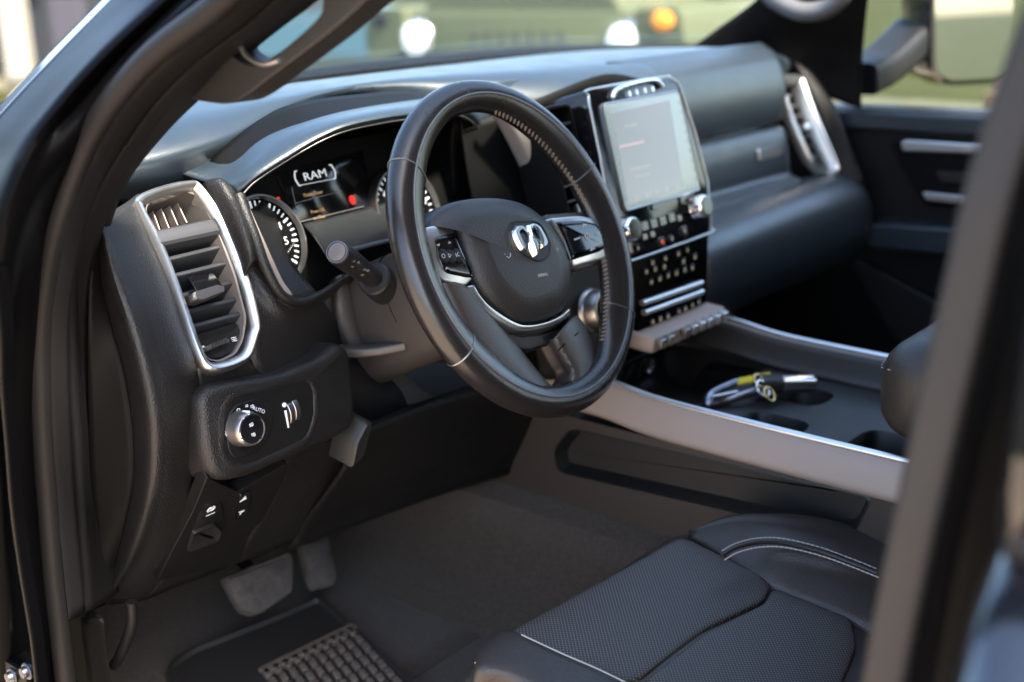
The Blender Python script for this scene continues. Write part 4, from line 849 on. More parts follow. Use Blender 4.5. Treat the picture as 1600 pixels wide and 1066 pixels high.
# backrest and base, mostly behind the door pillar
rbox('backrest', (-.44, -.78, .0), .50, .16, .66, .05, M['seat'], seat)
rbox('seat_base', (-.44, -.42, -.53), .44, .42, .14, .02, M['plastic_dark'], seat)

# ------------------------------------------------------------------ pedals and floor mat
bpd = empty('brake_pedal', K(410, 905, y=.40), 'wide worn rubber brake pedal under the dashboard', 'pedal')
FB = Frame(K(412, 905, y=.38), (1, 0, 0), (0, .5, .86), (0, -.86, .5))
pring('pedal_pad', FB, rp(FB.uvs([(348, 902), (448, 862), (457, 872), (456, 925), (410, 958), (396, 962), (378, 955)]), .006, 4), [(0, -.012), (0, 0), (.002, .004), (.006, .005)], M['pedal'], bpd)
tube('pedal_arm', [FB.p(.0, .0, -.012), FB.p(0, .08, -.05), FB.p(0, .20, -.06)], .009, M['plastic_dark'], bpd)
apd = empty('accelerator_pedal', K(505, 880, y=.42), 'narrow upright accelerator pedal right of the brake pedal', 'pedal')
FA = Frame(K(500, 885, y=.42), (1, 0, 0), (0, .45, .89), (0, -.89, .45))
pring('pedal_pad', FA, rp(FA.uvs([(468, 848), (512, 838), (526, 905), (520, 916), (492, 922), (486, 912)]), .004, 4), [(0, -.012), (0, 0), (.002, .004), (.005, .005)], M['pedal'], apd)
tube('pedal_arm', [FA.p(0, .02, -.01), FA.p(0, .12, -.04), FA.p(0, .22, -.03)], .008, M['plastic_dark'], apd)
fm = empty('floor_mat', (-.42, .2, -.62), 'black rubber floor mat with raised ribs in the driver footwell', 'floor mat')
FM = Frame(K(430, 1020, z=-.60), (1, 0, 0), (0, 1, 0), (0, 0, 1))
mo = rp(FM.uvs([(255, 1050), (290, 1022), (440, 962), (500, 935), (530, 960), (640, 1060), (760, 1200), (420, 1300)]), .02, 4)
pring('mat_base', FM, mo, [(0, -.012), (0, .003), (.003, .008), (.008, .008), (.011, .002)], M['mat'], fm)
z = []
a = FM.uv(400, 1060); b = FM.uv(530, 990); cdir = (b[0]-a[0], b[1]-a[1]); 
q0 = FM.uv(410, 1056); q1 = FM.uv(556, 984); e_ = FM.uv(640, 1075)
ex, ey = (q1[0]-q0[0]), (q1[1]-q0[1]); fx, fy = e_[0]-q1[0], e_[1]-q1[1]
for i in range(10):
    for j in range(9):
        s0 = i/10; t0 = j/7; p = (q0[0]+ex*s0+fx*t0, q0[1]+ey*s0+fy*t0); k = .72 if j % 2 else .72
        z.append(lump(FM, [p, (p[0]+ex/10*.6, p[1]+ey/10*.6), (p[0]+ex/10*.6+fx/7*k, p[1]+ey/10*.6+fy/7*k), (p[0]+fx/7*k, p[1]+fy/7*k)], .0015, .0085))
z.append(stroke(FM, [q0, q1], .018, .0015, .0085))
merged('mat_ribs', z, mat('rib_rubber', (.11, .086, .068), .8, noise=(300, .3)), fm, bevel=.001, seg=1)  # ribs a paler brown than the mat base

# ------------------------------------------------------------------ truck body around the cab
trk = empty('pickup_truck', (0, -.3, -1.3), 'glossy black pickup truck with its driver door open onto the cab', 'pickup truck')
gl = bpy.data.objects
# floor, bulkhead, tunnel
bxw = lambda name, x0, x1, y0, y1, z0, z1, m, bev=.004: prism(name, Frame(((x0+x1)/2, (y0+y1)/2, 0), (1, 0, 0), (0, 1, 0), (0, 0, 1)), rr(0, 0, x1-x0, y1-y0, .002, 2), z0, z1, m, trk, bevel=bev)
bxw('cab_floor', -.84, .84, -1.62, .66, -.66, -.62, M['carpet'])
loft('footwell_carpet', [[V((-.80, .70, -.20)), V((0, .72, -.20)), V((.80, .70, -.20))], [V((-.80, .68, -.42)), V((0, .70, -.42)), V((.80, .68, -.42))], [V((-.80, .56, -.58)), V((0, .58, -.58)), V((.80, .56, -.58))], [V((-.80, .40, -.616)), V((0, .40, -.616)), V((.80, .40, -.616))], [V((-.80, .2, -.616)), V((0, .2, -.616)), V((.80, .2, -.616))]], M['carpet'], trk, per=(5, 3))
tun = [V((x, 0, z)) for x, z in ((-.27, -.615), (-.215, -.57), (-.19, -.50), (-.17, -.42), (.17, -.42), (.19, -.50), (.215, -.57), (.27, -.615))]
loft('tunnel_carpet', [[p+V((0, y, 0)) for p in tun] for y in (.70, .5, .3, .1, -.4, -.8)], M['carpet'], trk, per=(2, 3))
bxw('bulkhead', -.84, .84, .72, .76, -.66, .10, M['plastic_dark'])
# left footwell side
loft('kick_panel', [col([(128, 965, 'x', -.80), (132, 1010, 'x', -.80), (140, 1066, 'x', -.80), (150, 1160, 'x', -.80)]), col([(150, 958, 'x', -.79), (155, 1010, 'x', -.79), (165, 1066, 'x', -.79), (180, 1160, 'x', -.79)]), [V((-.79, .52, -.38)), V((-.79, .52, -.46)), V((-.79, .52, -.54)), V((-.79, .5, -.64))], [V((-.79, .72, -.38)), V((-.79, .72, -.46)), V((-.79, .72, -.54)), V((-.79, .7, -.64))]], M['plastic_dark'], trk, per=(4, 4))
tube('wiring', col([(205, 940, 'x', -.77), (206, 975, 'x', -.77), (192, 1015, 'x', -.77), (178, 1040, 'x', -.77)]), .006, M['plastic'], trk, n=10)
# door opening: painted pillar, rubber seal, woven trim
def pth(L): return [K(a, b, x=c) for a, b, c in L]
sealL = [(425, -70, -.80), (337, 11, -.815), (244, 82, -.825), (182, 150, -.835), (143, 210, -.84), (113, 278, -.845), (86, 360, -.85), (70, 440, -.85), (62, 520, -.85), (63, 610, -.85), (67, 690, -.85), (75, 800, -.85), (83, 900, -.85), (94, 1000, -.85), (104, 1090, -.85), (112, 1200, -.85)]
tube('door_seal', pth(sealL), .0105, M['rubber'], trk, per=5, n=18, upv=(1, 0, 0))
tA = [(450, -70, -.795), (358, 12, -.81), (268, 85, -.82), (206, 150, -.83), (165, 212, -.835), (132, 282, -.84), (104, 362, -.842), (88, 440, -.843), (79, 520, -.843), (80, 610, -.843), (84, 690, -.843), (91, 800, -.843), (99, 880, -.843), (108, 968, -.843)]
tB = [(490, -70, -.775), (390, 25, -.785), (306, 90, -.795), (243, 152, -.80), (190, 225, -.805), (150, 300, -.81), (122, 375, -.812), (108, 450, -.812), (102, 520, -.812), (104, 610, -.812), (109, 690, -.812), (116, 800, -.812), (123, 880, -.812), (128, 962, -.812)]
tC = [(500, -70, -.772), (400, 28, -.782), (315, 92, -.792), (250, 155, -.797), (196, 230, -.802), (155, 303, -.807), (126, 378, -.809), (112, 450, -.809), (107, 520, -.809), (109, 610, -.809), (114, 690, -.809), (121, 800, -.809), (127, 880, -.809), (131, 957, -.809)]
tD = [(550, -70, -.74), (465, 0, -.75), (372, 72, -.76), (287, 150, -.77), (225, 212, -.775), (168, 285, -.785), (142, 345, -.79), (131, 400, -.79), (128, 500, -.79), (132, 610, -.79), (138, 690, -.79), (144, 800, -.79), (150, 880, -.79), (155, 945, -.79)]
tE = [(a+26, b+(4 if i > 5 else -8), c+.05) for i, (a, b, c) in enumerate(tD)]
wv = lambda A, B, k: pth([(a[0]*.55+b[0]*.45, a[1]*.55+b[1]*.45, (a[2]+b[2])/2-k) for a, b in zip(A, B)])
mg = lambda A, B: [p+V((.008, 0, 0)) for p in pth([((a[0]+b[0])/2, (a[1]+b[1])/2, (a[2]+b[2])/2) for a, b in zip(A, B)])]
for A, B in ((tA, tB), (tC, tD)):
    loft('pillar_trim', [[p+V((.02, .004, 0)) for p in pth(A)], pth(A), wv(A, B, .005), pth(B), [p+V((.03, .01, 0)) for p in pth(B)]], M['trim'], trk, per=(5, 5), solid=.003)
# painted body side round the opening, from its outer edge in to the seal
P0 = [(230, -70, -.74), (161, 0, -.76), (80, 82, -.79), (0, 166, -.82), (-60, 240, -.85), (-120, 380, -.89), (-140, 600, -.9), (-140, 800, -.9), (-130, 1000, -.9), (-120, 1200, -.9)]
P1 = [(275, -70, -.765), (205, 0, -.785), (120, 85, -.815), (45, 165, -.845), (-20, 245, -.88), (-85, 390, -.915), (-100, 600, -.92), (-100, 800, -.92), (-95, 1000, -.92), (-90, 1200, -.92)]
P2 = [(330, -70, -.78), (258, -5, -.80), (165, 80, -.835), (88, 165, -.87), (28, 250, -.90), (-20, 390, -.925), (-35, 600, -.93), (-32, 800, -.93), (-25, 1000, -.93), (-15, 1200, -.93)]
P3 = [(352, -70, -.77), (282, 0, -.79), (190, 85, -.82), (116, 165, -.85), (62, 250, -.885), (20, 390, -.91), (8, 600, -.915), (14, 800, -.915), (24, 1000, -.915), (34, 1200, -.915)]
P4 = [(385, -70, -.78), (300, 5, -.80), (212, 85, -.82), (150, 160, -.84), (105, 240, -.86), (60, 370, -.87), (40, 600, -.87), (48, 800, -.87), (66, 1000, -.87), (80, 1200, -.87)]
P5 = [(430, -60, -.77), (345, 15, -.79), (255, 92, -.80), (190, 160, -.81), (145, 240, -.82), (95, 370, -.83), (78, 600, -.83), (84, 800, -.83), (100, 1000, -.83), (116, 1200, -.83)]
loft('door_frame', [pth(P0), pth([((a[0]*.6+b[0]*.4), (a[1]*.6+b[1]*.4), (a[2]+b[2])/2) for a, b in zip(P0, P1)])], M['paint'], trk, per=(5, 6), solid=.003, flip=True)
loft('door_frame', [pth([((a[0]*.6+b[0]*.4), (a[1]*.6+b[1]*.4), (a[2]+b[2])/2) for a, b in zip(P0, P1)]), pth(P1), pth(P2), pth(P3), pth(P4), pth(P5)], M['moulding'], trk, per=(5, 6), solid=.003, flip=True)
sweep('frame_lip', pth([(0, 420, -.925), (10, 520, -.925), (12, 600, -.925), (20, 700, -.925), (28, 800, -.925), (42, 900, -.925), (58, 1000, -.925), (68, 1100, -.925)]), rr(0, 0, .006, .012, .002), M['moulding'], trk, per=5, upv=(1, 0, 0))
# hinge plate with its bolt heads
FH_ = Frame(K(28, 1045, x=-.915), (0, -1, 0), (0, 0, 1), (-1, 0, 0))
hg = pring('door_hinge', FH_, rr(0, -.015, .075, .06, .012), [(0, -.01), (0, .006), (.003, .010)], M['moulding'], trk)
for px, py in ((17, 1058), (40, 1050)):
    u_, v_ = FH_.uv(px, py, .012); pring('hinge_bolt', FH_, circ(u_, v_, .0085, 24), [(0, .008), (0, .011), (.001, .012), (.0025, .012), (.003, .014), (.0035, .016), (.005, .0165)], mat('zinc', (.08, .085, .10), .35, metal=1), hg)
# grab handle on the driver pillar
FGH = Frame((-.742, 0, 0), (0, -1, 0), (0, 0, 1), (-1, 0, 0))
gho = cr2(FGH.uvs([(262, 160), (300, 150), (335, 156), (375, 160), (405, 147), (440, 121), (482, 90), (545, 42), (592, 0), (650, -60), (680, -110), (620, -110), (565, -60), (528, -8), (521, 22), (482, 60), (440, 92), (414, 99), (394, 92), (377, 72), (410, 35), (370, 40), (310, 95)]), 4)
gh = prism('grab_handle', FGH, gho, -.018, .014, M['plastic_mid'], trk, bevel=.008, seg=4)
tube('handle_lining', pth([(376, 73, -.757), (384, 86, -.757), (398, 96, -.757), (416, 100, -.757), (436, 94, -.757)]), .0022, M['satin'], gh, n=8)
# windscreen with its black border, bulkhead vent panel at its foot
wb = [V((-.74, .46, 0.1120)), V((-.55, .545, 0.1180)), V((-.30, .575, 0.1200)), V((0, .59, 0.1210)), V((.30, .575, 0.1190)), V((.55, .535, 0.1100)), V((.75, .45, 0.1000))]
wt = [V((-.62, -.22, .52)), V((-.45, -.20, .535)), V((-.22, -.19, .545)), V((0, -.185, .548)), V((.22, -.19, .545)), V((.45, -.20, .535)), V((.62, -.22, .52))]
loft('windscreen', [wb, [a.lerp(b, .5)+V((0, .03, .02)) for a, b in zip(wb, wt)], wt], M['glass'], trk, per=(6, 5), solid=.005)
sweep('windscreen_border', [p+V((0, .004, .004)) for p in wb], rr(0, -.006, .03, .046, .004), M['plastic_dark'], trk, per=6)
loft('scuttle', [[p+V((0, .03, -.02)) for p in wb], [p+V((0, .14, -.075)) for p in wb]], M['plastic_dark'], trk, per=(3, 4))
loft('bonnet', [[V((x, y-.10*(abs(x)/.9)**2, z-.03*(x/.9)**2)) for x in (-.92, -.6, -.3, 0, .3, .6, .92)] for y, z in ((.72, .02), (.9, .0), (1.2, -.04), (1.5, -.10), (1.62, -.18), (1.66, -.36))], M['paint'], trk, per=(4, 4))
for s in (-1, 1):
    loft('front_wing', [[V((s*.90, y, -.06-.03*(y-.6))) for y in (.45, .8, 1.2, 1.55)], [V((s*.98, y, -.10)) for y in (.45, .8, 1.2, 1.5)], [V((s*.99, y, -.45)) for y in (.45, .8, 1.2, 1.5)], [V((s*.95, y, -.85)) for y in (.45, .8, 1.2, 1.5)]], M['paint'], trk, per=(4, 4))
# roof and the closed rear of the cab
loft('roof', [[V((x, y, z-.05*(x/.76)**4)) for x in (-.76, -.5, -.25, 0, .25, .5, .76)] for y, z in ((-.20, .555), (-.30, .585), (-.8, .605), (-1.3, .60), (-1.66, .57))], M['paint'], trk, per=(4, 4), solid=.01)
loft('headlining', [[V((x, y, z-.04*(x/.74)**4)) for x in (-.74, -.5, -.25, 0, .25, .5, .74)] for y, z in ((-.22, .535), (-.30, .56), (-.8, .575), (-1.3, .57), (-1.62, .54))], M['headliner'], trk, per=(4, 4), solid=.008)
for s in (-1, 1): sweep('roof_rail', [V((s*.80, .12, .28)), V((s*.795, -.02, .40)), V((s*.79, -.2, .49)), V((s*.785, -.5, .525)), V((s*.785, -1.0, .53)), V((s*.785, -1.65, .50))] if s > 0 else [K(500, -70, x=-.79), K(590, -150, x=-.785), V((-.785, -.34, .47)), V((-.785, -.5, .52)), V((-.785, -1.0, .53)), V((-.785, -1.65, .50))], rp([(-.085, -.03), (.085, -.03), (.085, .03), (-.085, .03)], .02, 4), M['paint'], trk, per=5)
bxw('cab_back', -.80, .80, -1.66, -1.62, -.66, .56, M['plastic_dark'])
bxw('door_sill', -.95, -.82, -.9, .40, -.72, -.635, M['paint'], .01)
# passenger pillar trim
loft('pillar_trim', [[K(1048, 90, x=.60), K(1080, 74, x=.615), K(1120, 46, x=.63), (K(1182, 0, x=.645)), K(1260, -70, x=.65)], [K(1140, 96, x=.66), K(1165, 76, x=.665), K(1195, 50, x=.67), K(1240, 10, x=.675), K(1300, -60, x=.68)], [K(1215, 108, x=.72), K(1232, 90, x=.72), K(1252, 62, x=.72), K(1285, 25, x=.72), K(1330, -60, x=.72)], [K(1290, 150, x=.77), K(1300, 115, x=.77), K(1312, 75, x=.76), K(1330, 30, x=.75), K(1356, -60, x=.74)], [K(1346, 170, x=.795), K(1346, 120, x=.79), K(1349, 70, x=.78), K(1354, 10, x=.765), K(1364, -60, x=.75)]], M['trim'], trk, per=(5, 5), solid=.006)
tube('grab_handle', [K(1188, -20, x=.66), K(1215, 2, x=.655), K(1250, 18, x=.655), K(1285, 16, x=.66), K(1310, 0, x=.66), K(1330, -30, x=.66)], .017, mat('light_grip', (.12, .115, .12), .5), trk, n=14)

# ---- passenger door
pdoor = prism('passenger_door', Frame((.83, 0, 0), (0, 1, 0), (0, 0, 1), (-1, 0, 0)), [(-.62, -.62), (.42, -.62), (.42, .0), (.15, .008), (-.62, .014)], -.06, .035, M['plastic'], trk, bevel=.008, seg=3)
FDp = Frame((.792, 0, 0), (0, -1, 0), (0, 0, 1), (-1, 0, 0))
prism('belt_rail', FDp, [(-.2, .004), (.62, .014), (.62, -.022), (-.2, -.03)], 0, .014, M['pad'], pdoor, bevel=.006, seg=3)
FDq = FDp.sub(0, 0, .004)
def dpx(L, w_=.0): return FDp.uvs(L, w_)
prism('door_insert', FDp, rp(dpx([(1392, 222), (1420, 215), (1640, 228), (1640, 330), (1450, 320), (1420, 275)]), .01), 0, .010, M['plastic_dark'], pdoor, bevel=.003)
prism('door_trim_strip', FDp, rp(dpx([(1408, 222), (1416, 218), (1640, 232), (1640, 244), (1412, 236)], .012), .004), .006, .018, M['satin'], pdoor, bevel=.003)
prism('door_handle', FDp, rp(dpx([(1442, 300), (1520, 308), (1640, 316), (1640, 328), (1520, 320), (1448, 312)], .02), .004), .008, .024, M['satin'], pdoor, bevel=.004)
prism('handle_cup', FDp, rp(dpx([(1462, 268), (1640, 278), (1640, 294), (1470, 284)], .015), .004), .006, .016, M['plastic_mid'], pdoor, bevel=.003)
prism('door_armrest', FDp, rp(dpx([(1350, 356), (1372, 346), (1640, 362), (1640, 404), (1372, 384)], .03), .008), -.01, .06, M['pad'], pdoor, bevel=.012, seg=4)
prism('door_pocket', FDp, rp(dpx([(1330, 395), (1640, 560), (1640, 700), (1520, 620), (1400, 520)], .01), .02), -.01, .03, M['plastic_mid'], pdoor, bevel=.01, seg=3)
wf = Frame((.82, 0, 0), (0, 1, 0), (0, 0, 1), (-1, 0, 0))
prism('side_window', wf, [(-.60, .0), (.20, -.01), (.20, .15), (.0, .42), (-.20, .52), (-.60, .52)], -.002, .003, M['glass'], pdoor, bevel=0)
bxw('far_pillar', .74, .86, -.80, -.62, -.64, .54, M['plastic_dark'])
# passenger mirror
FMi = Frame(K(1490, 50, x=1.12), (.94, -.34, 0), (.010, .028, 1), V((.94, -.34, 0)).cross(V((.010, .028, 1))))
mo_ = rp(FMi.uvs([(1452, -60), (1575, -60), (1575, 112), (1552, 122), (1474, 126), (1454, 108)]), .02, 5)
hs = pring('mirror_housing', FMi, off(mo_, -.010), [(.03, -.09), (.008, -.07), (0, -.03), (.0, .006), (.006, .010)], M['paint'], trk, cap0=True); hs['label'] = 'black passenger door mirror seen through the side window'
M['mirror'] = mat('mirror_glass', (.75, .77, .78), .02, metal=1)
pring('mirror_glass', FMi, mo_, [(0, .004), (0, .0125)], M['mirror'], hs)
sweep('mirror_arm', [V((.86, .20, .055)), V((.95, .19, .075)), FMi.p(-.05, .0, -.05)], rr(0, 0, .09, .062, .02), M['plastic'], trk, per=5, ang=60)

# ---- rear door and middle pillar on the driver side
sB = [(1640, -60, -.78), (1590, 80, -.785), (1545, 210, -.79), (1512, 320, -.795), (1478, 470, -.80), (1448, 600, -.805), (1418, 740, -.81), (1392, 860, -.815), (1368, 980, -.82), (1350, 1080, -.825), (1330, 1200, -.83)]
sweep('door_seal', pth([(a+36, b, c) for a, b, c in sB]), rp([(-.0138, -.010), (.0138, -.010), (.0138, .010), (-.0138, .010)], .009, 5), mat('grey_seal', (.0155, .0135, .013), .5, spec=.3), trk, per=5, upv=(1, 0, 0), ang=60)
sB = [(a+36, b, c) for a, b, c in sB]; sBj = [(a+62, b, c-.012) for a, b, c in sB]; sBk = [(a+95, b, c-.03) for a, b, c in sB]; 
loft('middle_pillar', [[p+V((.03, 0, 0)) for p in pth([(a+12, b, c) for a, b, c in sB])], pth([(a+40, b, c-.002) for a, b, c in sB]), pth(sBk), [p+V((0, -.05, 0)) for p in pth(sBk)]], M['moulding'], trk, per=(3, 5), solid=.004)
bxw('pillar_core', -.80, -.74, -.78, -.66, -.64, .52, M['plastic_dark'])
# rear door: painted lower skin with its shoulder, glass above
yy = [-.672, -.69, -.76, -.95, -1.25, -1.62]
rd = loft('rear_door', [[V((-.872+(.02 if i == 0 else 0), y, .030)) for i, y in enumerate(yy)], [V((-.905+(.03 if i == 0 else 0), y, .026)) for i, y in enumerate(yy)], [V((-.945+(.04 if i == 0 else 0), y, .002)) for i, y in enumerate(yy)], [V((-.965+(.05 if i == 0 else 0), y, -.04)) for i, y in enumerate(yy)], [V((-.975+(.05 if i == 0 else 0), y, -.16)) for i, y in enumerate(yy)], [V((-.97+(.05 if i == 0 else 0), y, -.40)) for i, y in enumerate(yy)], [V((-.93+(.04 if i == 0 else 0), y, -.68)) for i, y in enumerate(yy)]], M['paint'], trk, per=(6, 5), solid=.006)
rd['label'] = 'closed black rear door with a glossy shoulder line'
me_ = [[V((-.872, y, .034)), V((-.83, y, .25)), V((-.76, y, .5))] for y in (-.75, -1.1, -1.6)]
loft('rear_window', me_, mat('tinted_glass', (.008, .009, .012), .03, spec=.6), rd, per=(4, 5))
loft('window_frame', [[V((-.880+dx, y, .034)), V((-.838+dx, y, .25)), V((-.768+dx, y, .52))] for y, dx in ((-.668, .03), (-.672, .0), (-.70, -.004), (-.735, -.002), (-.745, .012))], M['gloss'], rd, per=(4, 5))
sweep('belt_seal', [V((-.885, y, .036)) for y in (-.68, -.8, -1.1, -1.6)], rr(0, 0, .022, .012, .004), M['rubber'], rd, per=4)
bxw('cab_side', -.90, -.84, -1.62, -.70, -.66, .02, M['plastic_dark'])

# ------------------------------------------------------------------ setting outside
GZ = -1.30
def sheet(name, x0, x1, y0, y1, z, m, n=1):
    o = mk(name, [(x0, y0, z), (x1, y0, z), (x1, y1, z), (x0, y1, z)], [(0, 1, 2, 3)], m); o['kind'] = 'structure'; return o
def gmat(name, c0, c1, sc, rough=.9):
    m = mat(name, c0, rough, noise=(sc*2, .5), spec=.05); t = m.node_tree; b = t.nodes['Principled BSDF']
    tc = t.nodes.new('ShaderNodeTexCoord'); v = t.nodes.new('ShaderNodeTexNoise'); v.inputs['Scale'].default_value = sc; v.inputs['Detail'].default_value = 8
    mx = t.nodes.new('ShaderNodeMix'); mx.data_type = 'RGBA'; mx.inputs[6].default_value = (*c0, 1); mx.inputs[7].default_value = (*c1, 1)
    t.links.new(tc.outputs['Object'], v.inputs['Vector']); t.links.new(v.outputs['Fac'], mx.inputs[0]); t.links.new(mx.outputs[2], b.inputs['Base Color']); return m
sheet('ground', -150, 150, -150, 150, GZ-.02, gmat('grass_ground', (.017, .022, .006), (.034, .034, .011), .6))
sheet('parking_lot', -40, 1.6, -60, 5, GZ, gmat('pale_paving', (.42, .33, .24), (.5, .4, .3), 1.2))
sheet('driveway', 1.7, 12, 3.0, 13.5, GZ-.004, gmat('worn_gravel', (.06, .062, .04), (.09, .085, .055), 1.5))

def bk(px, py, z): return K(px, py, z=z)
# olive four wheel drive parked nose on
L0, L1 = bk(654, 60, -.26), bk(978, 65, -.26); L1.z = L0.z
ex = (L1-L0).normalized(); mid = (L0+L1)/2; ny = V((-ex.y, ex.x, 0)); ny = ny if ny.dot(CAM-mid) > 0 else -ny
FJ = Frame((mid.x, mid.y, GZ), ex, (0, 0, 1), ny); hw = (L1-L0).length/2; hl = L0.z-GZ
jeep = empty('parked_offroader', (mid.x, mid.y, GZ), 'olive green off road vehicle parked nose towards the truck with round headlamps', 'off-road vehicle')
M['olive'] = mat('olive_paint', (.085, .092, .046), .6, spec=.2, noise=(3, .02))
body_o = rp([(-hw-.16, .62), (hw+.16, .62), (hw+.16, hl+.05), (hw+.02, hl+.22), (-hw-.02, hl+.22), (-hw-.16, hl+.05)], .06, 4)
jb = pring('body', FJ, body_o, [(.0, -3.6), (0, -.08), (.02, -.02), (.06, .0)], M['olive'], jeep)
prism('bonnet', FJ, rp([(-hw-.0, hl+.10), (hw+.0, hl+.10), (hw-.1, hl+.32), (-hw+.1, hl+.32)], .08, 4), -1.4, -.02, M['olive'], jeep, bevel=.05, seg=3)
for i in range(7): prism('grille_slot', FJ, rr(-.36+.12*i, hl-.06, .05, .26, .02), -.01, .006, mat('grille_shadow', (.05, .055, .03), .8), jb, bevel=.004)
for s in (-1, 1):
    pring('headlamp', FJ, circ(s*hw, hl, .13, 32), [(-.01, .0), (0, .03), (.02, .05)], M['chrome'], jeep); pring('headlamp_lens', FJ, circ(s*hw, hl, .112, 32), [(0, .03), (.0, .055), (.04, .075)], mat('lamp_lens', (.9, .9, .88), .1, emit=((1, 1, .95), .08)), jeep)
    wing = [(s*(hw+.10), hl-.12), (s*(hw+.44), hl-.22), (s*(hw+.46), hl+.02), (s*(hw+.42), hl+.22), (s*(hw+.08), hl+.22)]
    prism('wing', FJ, rp(wing, .05, 3), -1.0, .06, M['olive'], jeep, bevel=.03, seg=3)
    u_ = s*(hw+.30); ind = pring('indicator', FJ, circ(u_, hl+.14, .075, 20, .06), [(0, .04), (0, .075), (.02, .09)], M['orange' if s > 0 else 'plastic_mid'], jeep)
    FWh = Frame(FJ.p(s*(hw+.22), .40, -.55), FJ.n, (0, 0, 1), ex*s)
    wh = pring('wheel', FWh, circ(0, 0, .40, 40), [(.03, -.13), (0, -.10), (0, .10), (.03, .13), (.16, .14), (.17, .09)], M['rubber'], jeep); pring('wheel_rim', FWh, circ(0, 0, .23, 24), [(0, .05), (0, .11), (.06, .12)], M['satin'], wh)
    FWr = Frame(FJ.p(s*(hw+.22), .40, -3.0), FJ.n, (0, 0, 1), ex*s); wh = pring('wheel', FWr, circ(0, 0, .40, 40), [(.03, -.13), (0, -.10), (0, .10), (.03, .13), (.16, .14), (.17, .09)], M['rubber'], jeep)
prism('front_bumper', FJ, rp([(-hw-.3, .50), (hw+.3, .50), (hw+.25, .70), (-hw-.25, .70)], .04, 3), -.15, .2, M['plastic_mid'], jeep, bevel=.02)
prism('cabin', FJ, rp([(-hw-.05, hl+.2), (hw+.05, hl+.2), (hw-.1, hl+.82), (-hw+.1, hl+.82)], .06, 3), -3.4, -1.45, M['olive'], jeep, bevel=.05, seg=3)
prism('windscreen', FJ, rp([(-hw+.05, hl+.34), (hw-.05, hl+.34), (hw-.16, hl+.74), (-hw+.16, hl+.74)], .05, 3), -1.46, -1.43, mat('car_glass', (.02, .025, .03), .05), jeep, bevel=.004)
prism('bonnet_stripe', FJ, rr(0, hl+.332, .5, .012, .004), -1.3, -.1, M['olive'], jeep, bevel=.002)

# pale blue saloon further left, side on
c0 = bk(470, 62, -.75)
vb = (rt-V((0, 0, rt.z))).normalized(); FB2 = Frame((c0.x, c0.y, GZ), vb, (0, 0, 1), V((vb.y, -vb.x, 0)) if V((vb.y, -vb.x, 0)).dot(CAM-c0) > 0 else V((-vb.y, vb.x, 0)))
car = empty('parked_saloon', (c0.x, c0.y, GZ), 'pale blue saloon car parked side on behind the windscreen, left of the olive vehicle', 'car')
M['blue'] = mat('blue_paint', (.035, .08, .11), .35, coat=.3)
sd_ = [(-2.2, .25), (2.2, .25), (2.25, .62), (2.1, .86), (1.1, .94), (.45, 1.38), (-.9, 1.42), (-1.6, 1.0), (-2.2, .9), (-2.28, .55)]
cb_ = prism('body', FB2, rp(sd_, .12, 4), -1.75, 0, M['blue'], car, bevel=.06, seg=3)
prism('side_glass', FB2, rp([(-1.35, .96), (.9, .96), (.38, 1.30), (-.85, 1.33)], .06, 3), -.02, .012, mat('saloon_glass', (.03, .04, .05), .05), cb_, bevel=.005)
for u_ in (-1.4, 1.4):
    FQ = Frame(FB2.p(u_, .32, -.08), FB2.e1, FB2.e2, FB2.n); wh = pring('wheel', FQ, circ(0, 0, .32, 32), [(.02, -.12), (0, -.1), (0, .09), (.02, .1), (.1, .1), (.12, .06)], M['rubber'], car); pring('wheel_rim', FQ, circ(0, 0, .2, 24), [(0, .05), (0, .09), (.05, .1)], M['satin'], wh)
pring('tail_lamp', FB2, circ(2.05, .75, .12, 16, .08), [(0, -.02), (0, .06), (.02, .07)], mat('red_lens', (.5, .03, .03), .2), cb_)

# building with square posts beyond the left pillar
h0 = bk(60, 140, GZ); hv = V((vb.x, vb.y, 0)); FBd = Frame((h0.x, h0.y, GZ), hv, (0, 0, 1), FB2.n)
bld = empty('porch_building', h0, 'pale grey building with a row of square porch posts behind the left windscreen pillar', 'building')
M['wall'] = mat('grey_render', (.12, .115, .105), .9, noise=(20, .2)); M['post'] = mat('dark_post', (.03, .027, .035), .7); M['postl'] = mat('pale_post', (.22, .205, .17), .8)
bx('wall', FBd, -4, 1.9, -3.2, 12, 3.9, .3, M['wall'], bld, .01, .01)
prism('roof', FBd, [(-10.5, 3.8), (2.5, 3.8), (2.0, 4.8), (-10, 4.8)], -8, .6, M['plastic_mid'], bld, bevel=.02)
bx('porch_floor', FBd, -4, .08, -1.5, 12, .16, 3.2, mat('porch_slab', (.13, .115, .07), .9), bld, .01, .01)
for i, u_ in enumerate((-9, -7.5, -6, -4.4, -2.7, -1.05, -.2, .55)): bx('porch_post', FBd, u_, 2.0, .0, .42 if i % 2 else .3, 3.7, .3, M['post' if i % 2 else 'postl'], bld, .01, .01)
for u_ in (-8, -5, -1.6, .9): f_ = bx('window', FBd, u_, 1.7, -3.03, 1.2, 1.4, .06, M['post'], bld, .01, .01)

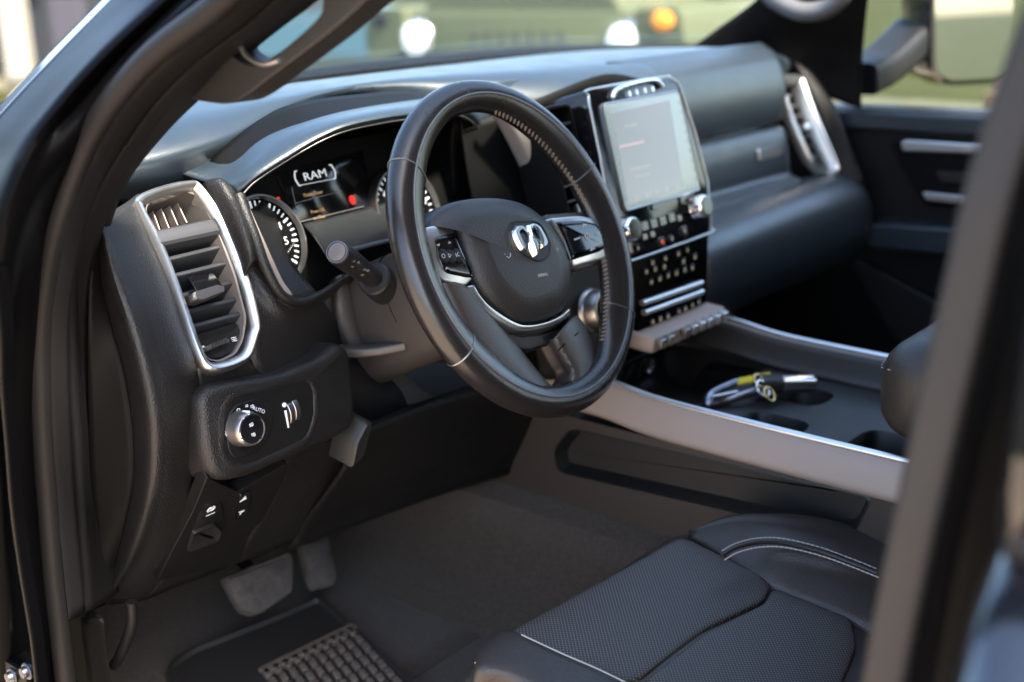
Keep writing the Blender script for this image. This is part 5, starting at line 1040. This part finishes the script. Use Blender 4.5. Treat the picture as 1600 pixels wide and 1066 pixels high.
# trees: trunk and a loose crown of leaf clumps
def tree(loc, h, cr_, label, tone):
    t = empty('tree', loc, label, 'tree', 'trees around the parking lot'); loc = V(loc); rnd = random.Random(int(loc.x*31+loc.y*7))
    tube('trunk', [loc, loc+V((.1, .05, h*.3)), loc+V((-.1, .1, h*.62)), loc+V((.05, 0, h*.9))], lambda s: .22*(1-.75*s)*h/9, mat('bark', (.11, .085, .065), .9, noise=(12, .6)), t, n=10)
    vs, fs = [], []
    for c in range(46):
        a, e, q = rnd.uniform(0, 6.283), rnd.uniform(-.6, 1.3), rnd.uniform(.45, 1)
        cc = loc+V((0, 0, h*.66))+V((math.cos(a)*math.cos(e)*cr_*q, math.sin(a)*math.cos(e)*cr_*q, math.sin(e)*h*.34*q))
        for k in range(46):
            d = V((rnd.gauss(0, 1), rnd.gauss(0, 1), rnd.gauss(0, .8)))*(cr_*.17); p = cc+d
            x = V((rnd.gauss(0, 1), rnd.gauss(0, 1), rnd.gauss(0, 1))).normalized(); y = x.cross(V((rnd.gauss(0, 1), rnd.gauss(0, 1), rnd.gauss(0, 1)))).normalized(); s = rnd.uniform(.10, .2)
            b = len(vs); vs += [p+x*s, p+y*s*.6, p-x*s, p-y*s*.6]; fs.append((b, b+1, b+2, b+3))
    me = bpy.data.meshes.new('crown'); me.from_pydata([tuple(v) for v in vs], [], fs); link('crown', me, M[tone], t)
M['leaf'] = mat('leaves', (.04, .055, .015), .6); M['leaf2'] = mat('dry_leaves', (.075, .06, .028), .7)
for (x, y), h, c, lb, tn in (((16, -14), 9, 3.4, 'brownish tree reflected in the passenger door mirror', 'leaf2'), ((11, -19), 10, 3.6, 'tall brownish tree far behind the truck', 'leaf2'), ((7.5, -14.5), 7, 2.6, 'small brownish tree standing closest behind the truck', 'leaf2'), ((7, -21), 10, 3.8, 'broad brownish tree behind the smallest one', 'leaf2')): tree((x, y, GZ-.02), h, c, lb, tn)
# low fence seen under the mirror
fc = K(1520, 150, z=GZ+.8); fe = empty('post_fence', (fc.x, fc.y, GZ), 'brown timber fence across the lawn under the door mirror', 'fence')
FFe = Frame((fc.x, fc.y, GZ-.02), (0, -1, 0), (0, 0, 1), (-1, 0, 0)); M['timber'] = mat('timber', (.14, .09, .055), .85, noise=(30, .4))
for i in range(5): bx('fence_post', FFe, .2+i*1.9, .5, 0, .14, 1.0, .14, M['timber'], fe, .01, .01)
for v_ in (.35, .75): bx('fence_rail', FFe, 4.0, v_, .09, 7.8, .2, .04, M['timber'], fe, .005, .005)
for p in list(bpy.data.objects):
    if p.parent is None and p.type == 'MESH' and 'kind' not in p and 'category' not in p: print('STRAY', p.name)
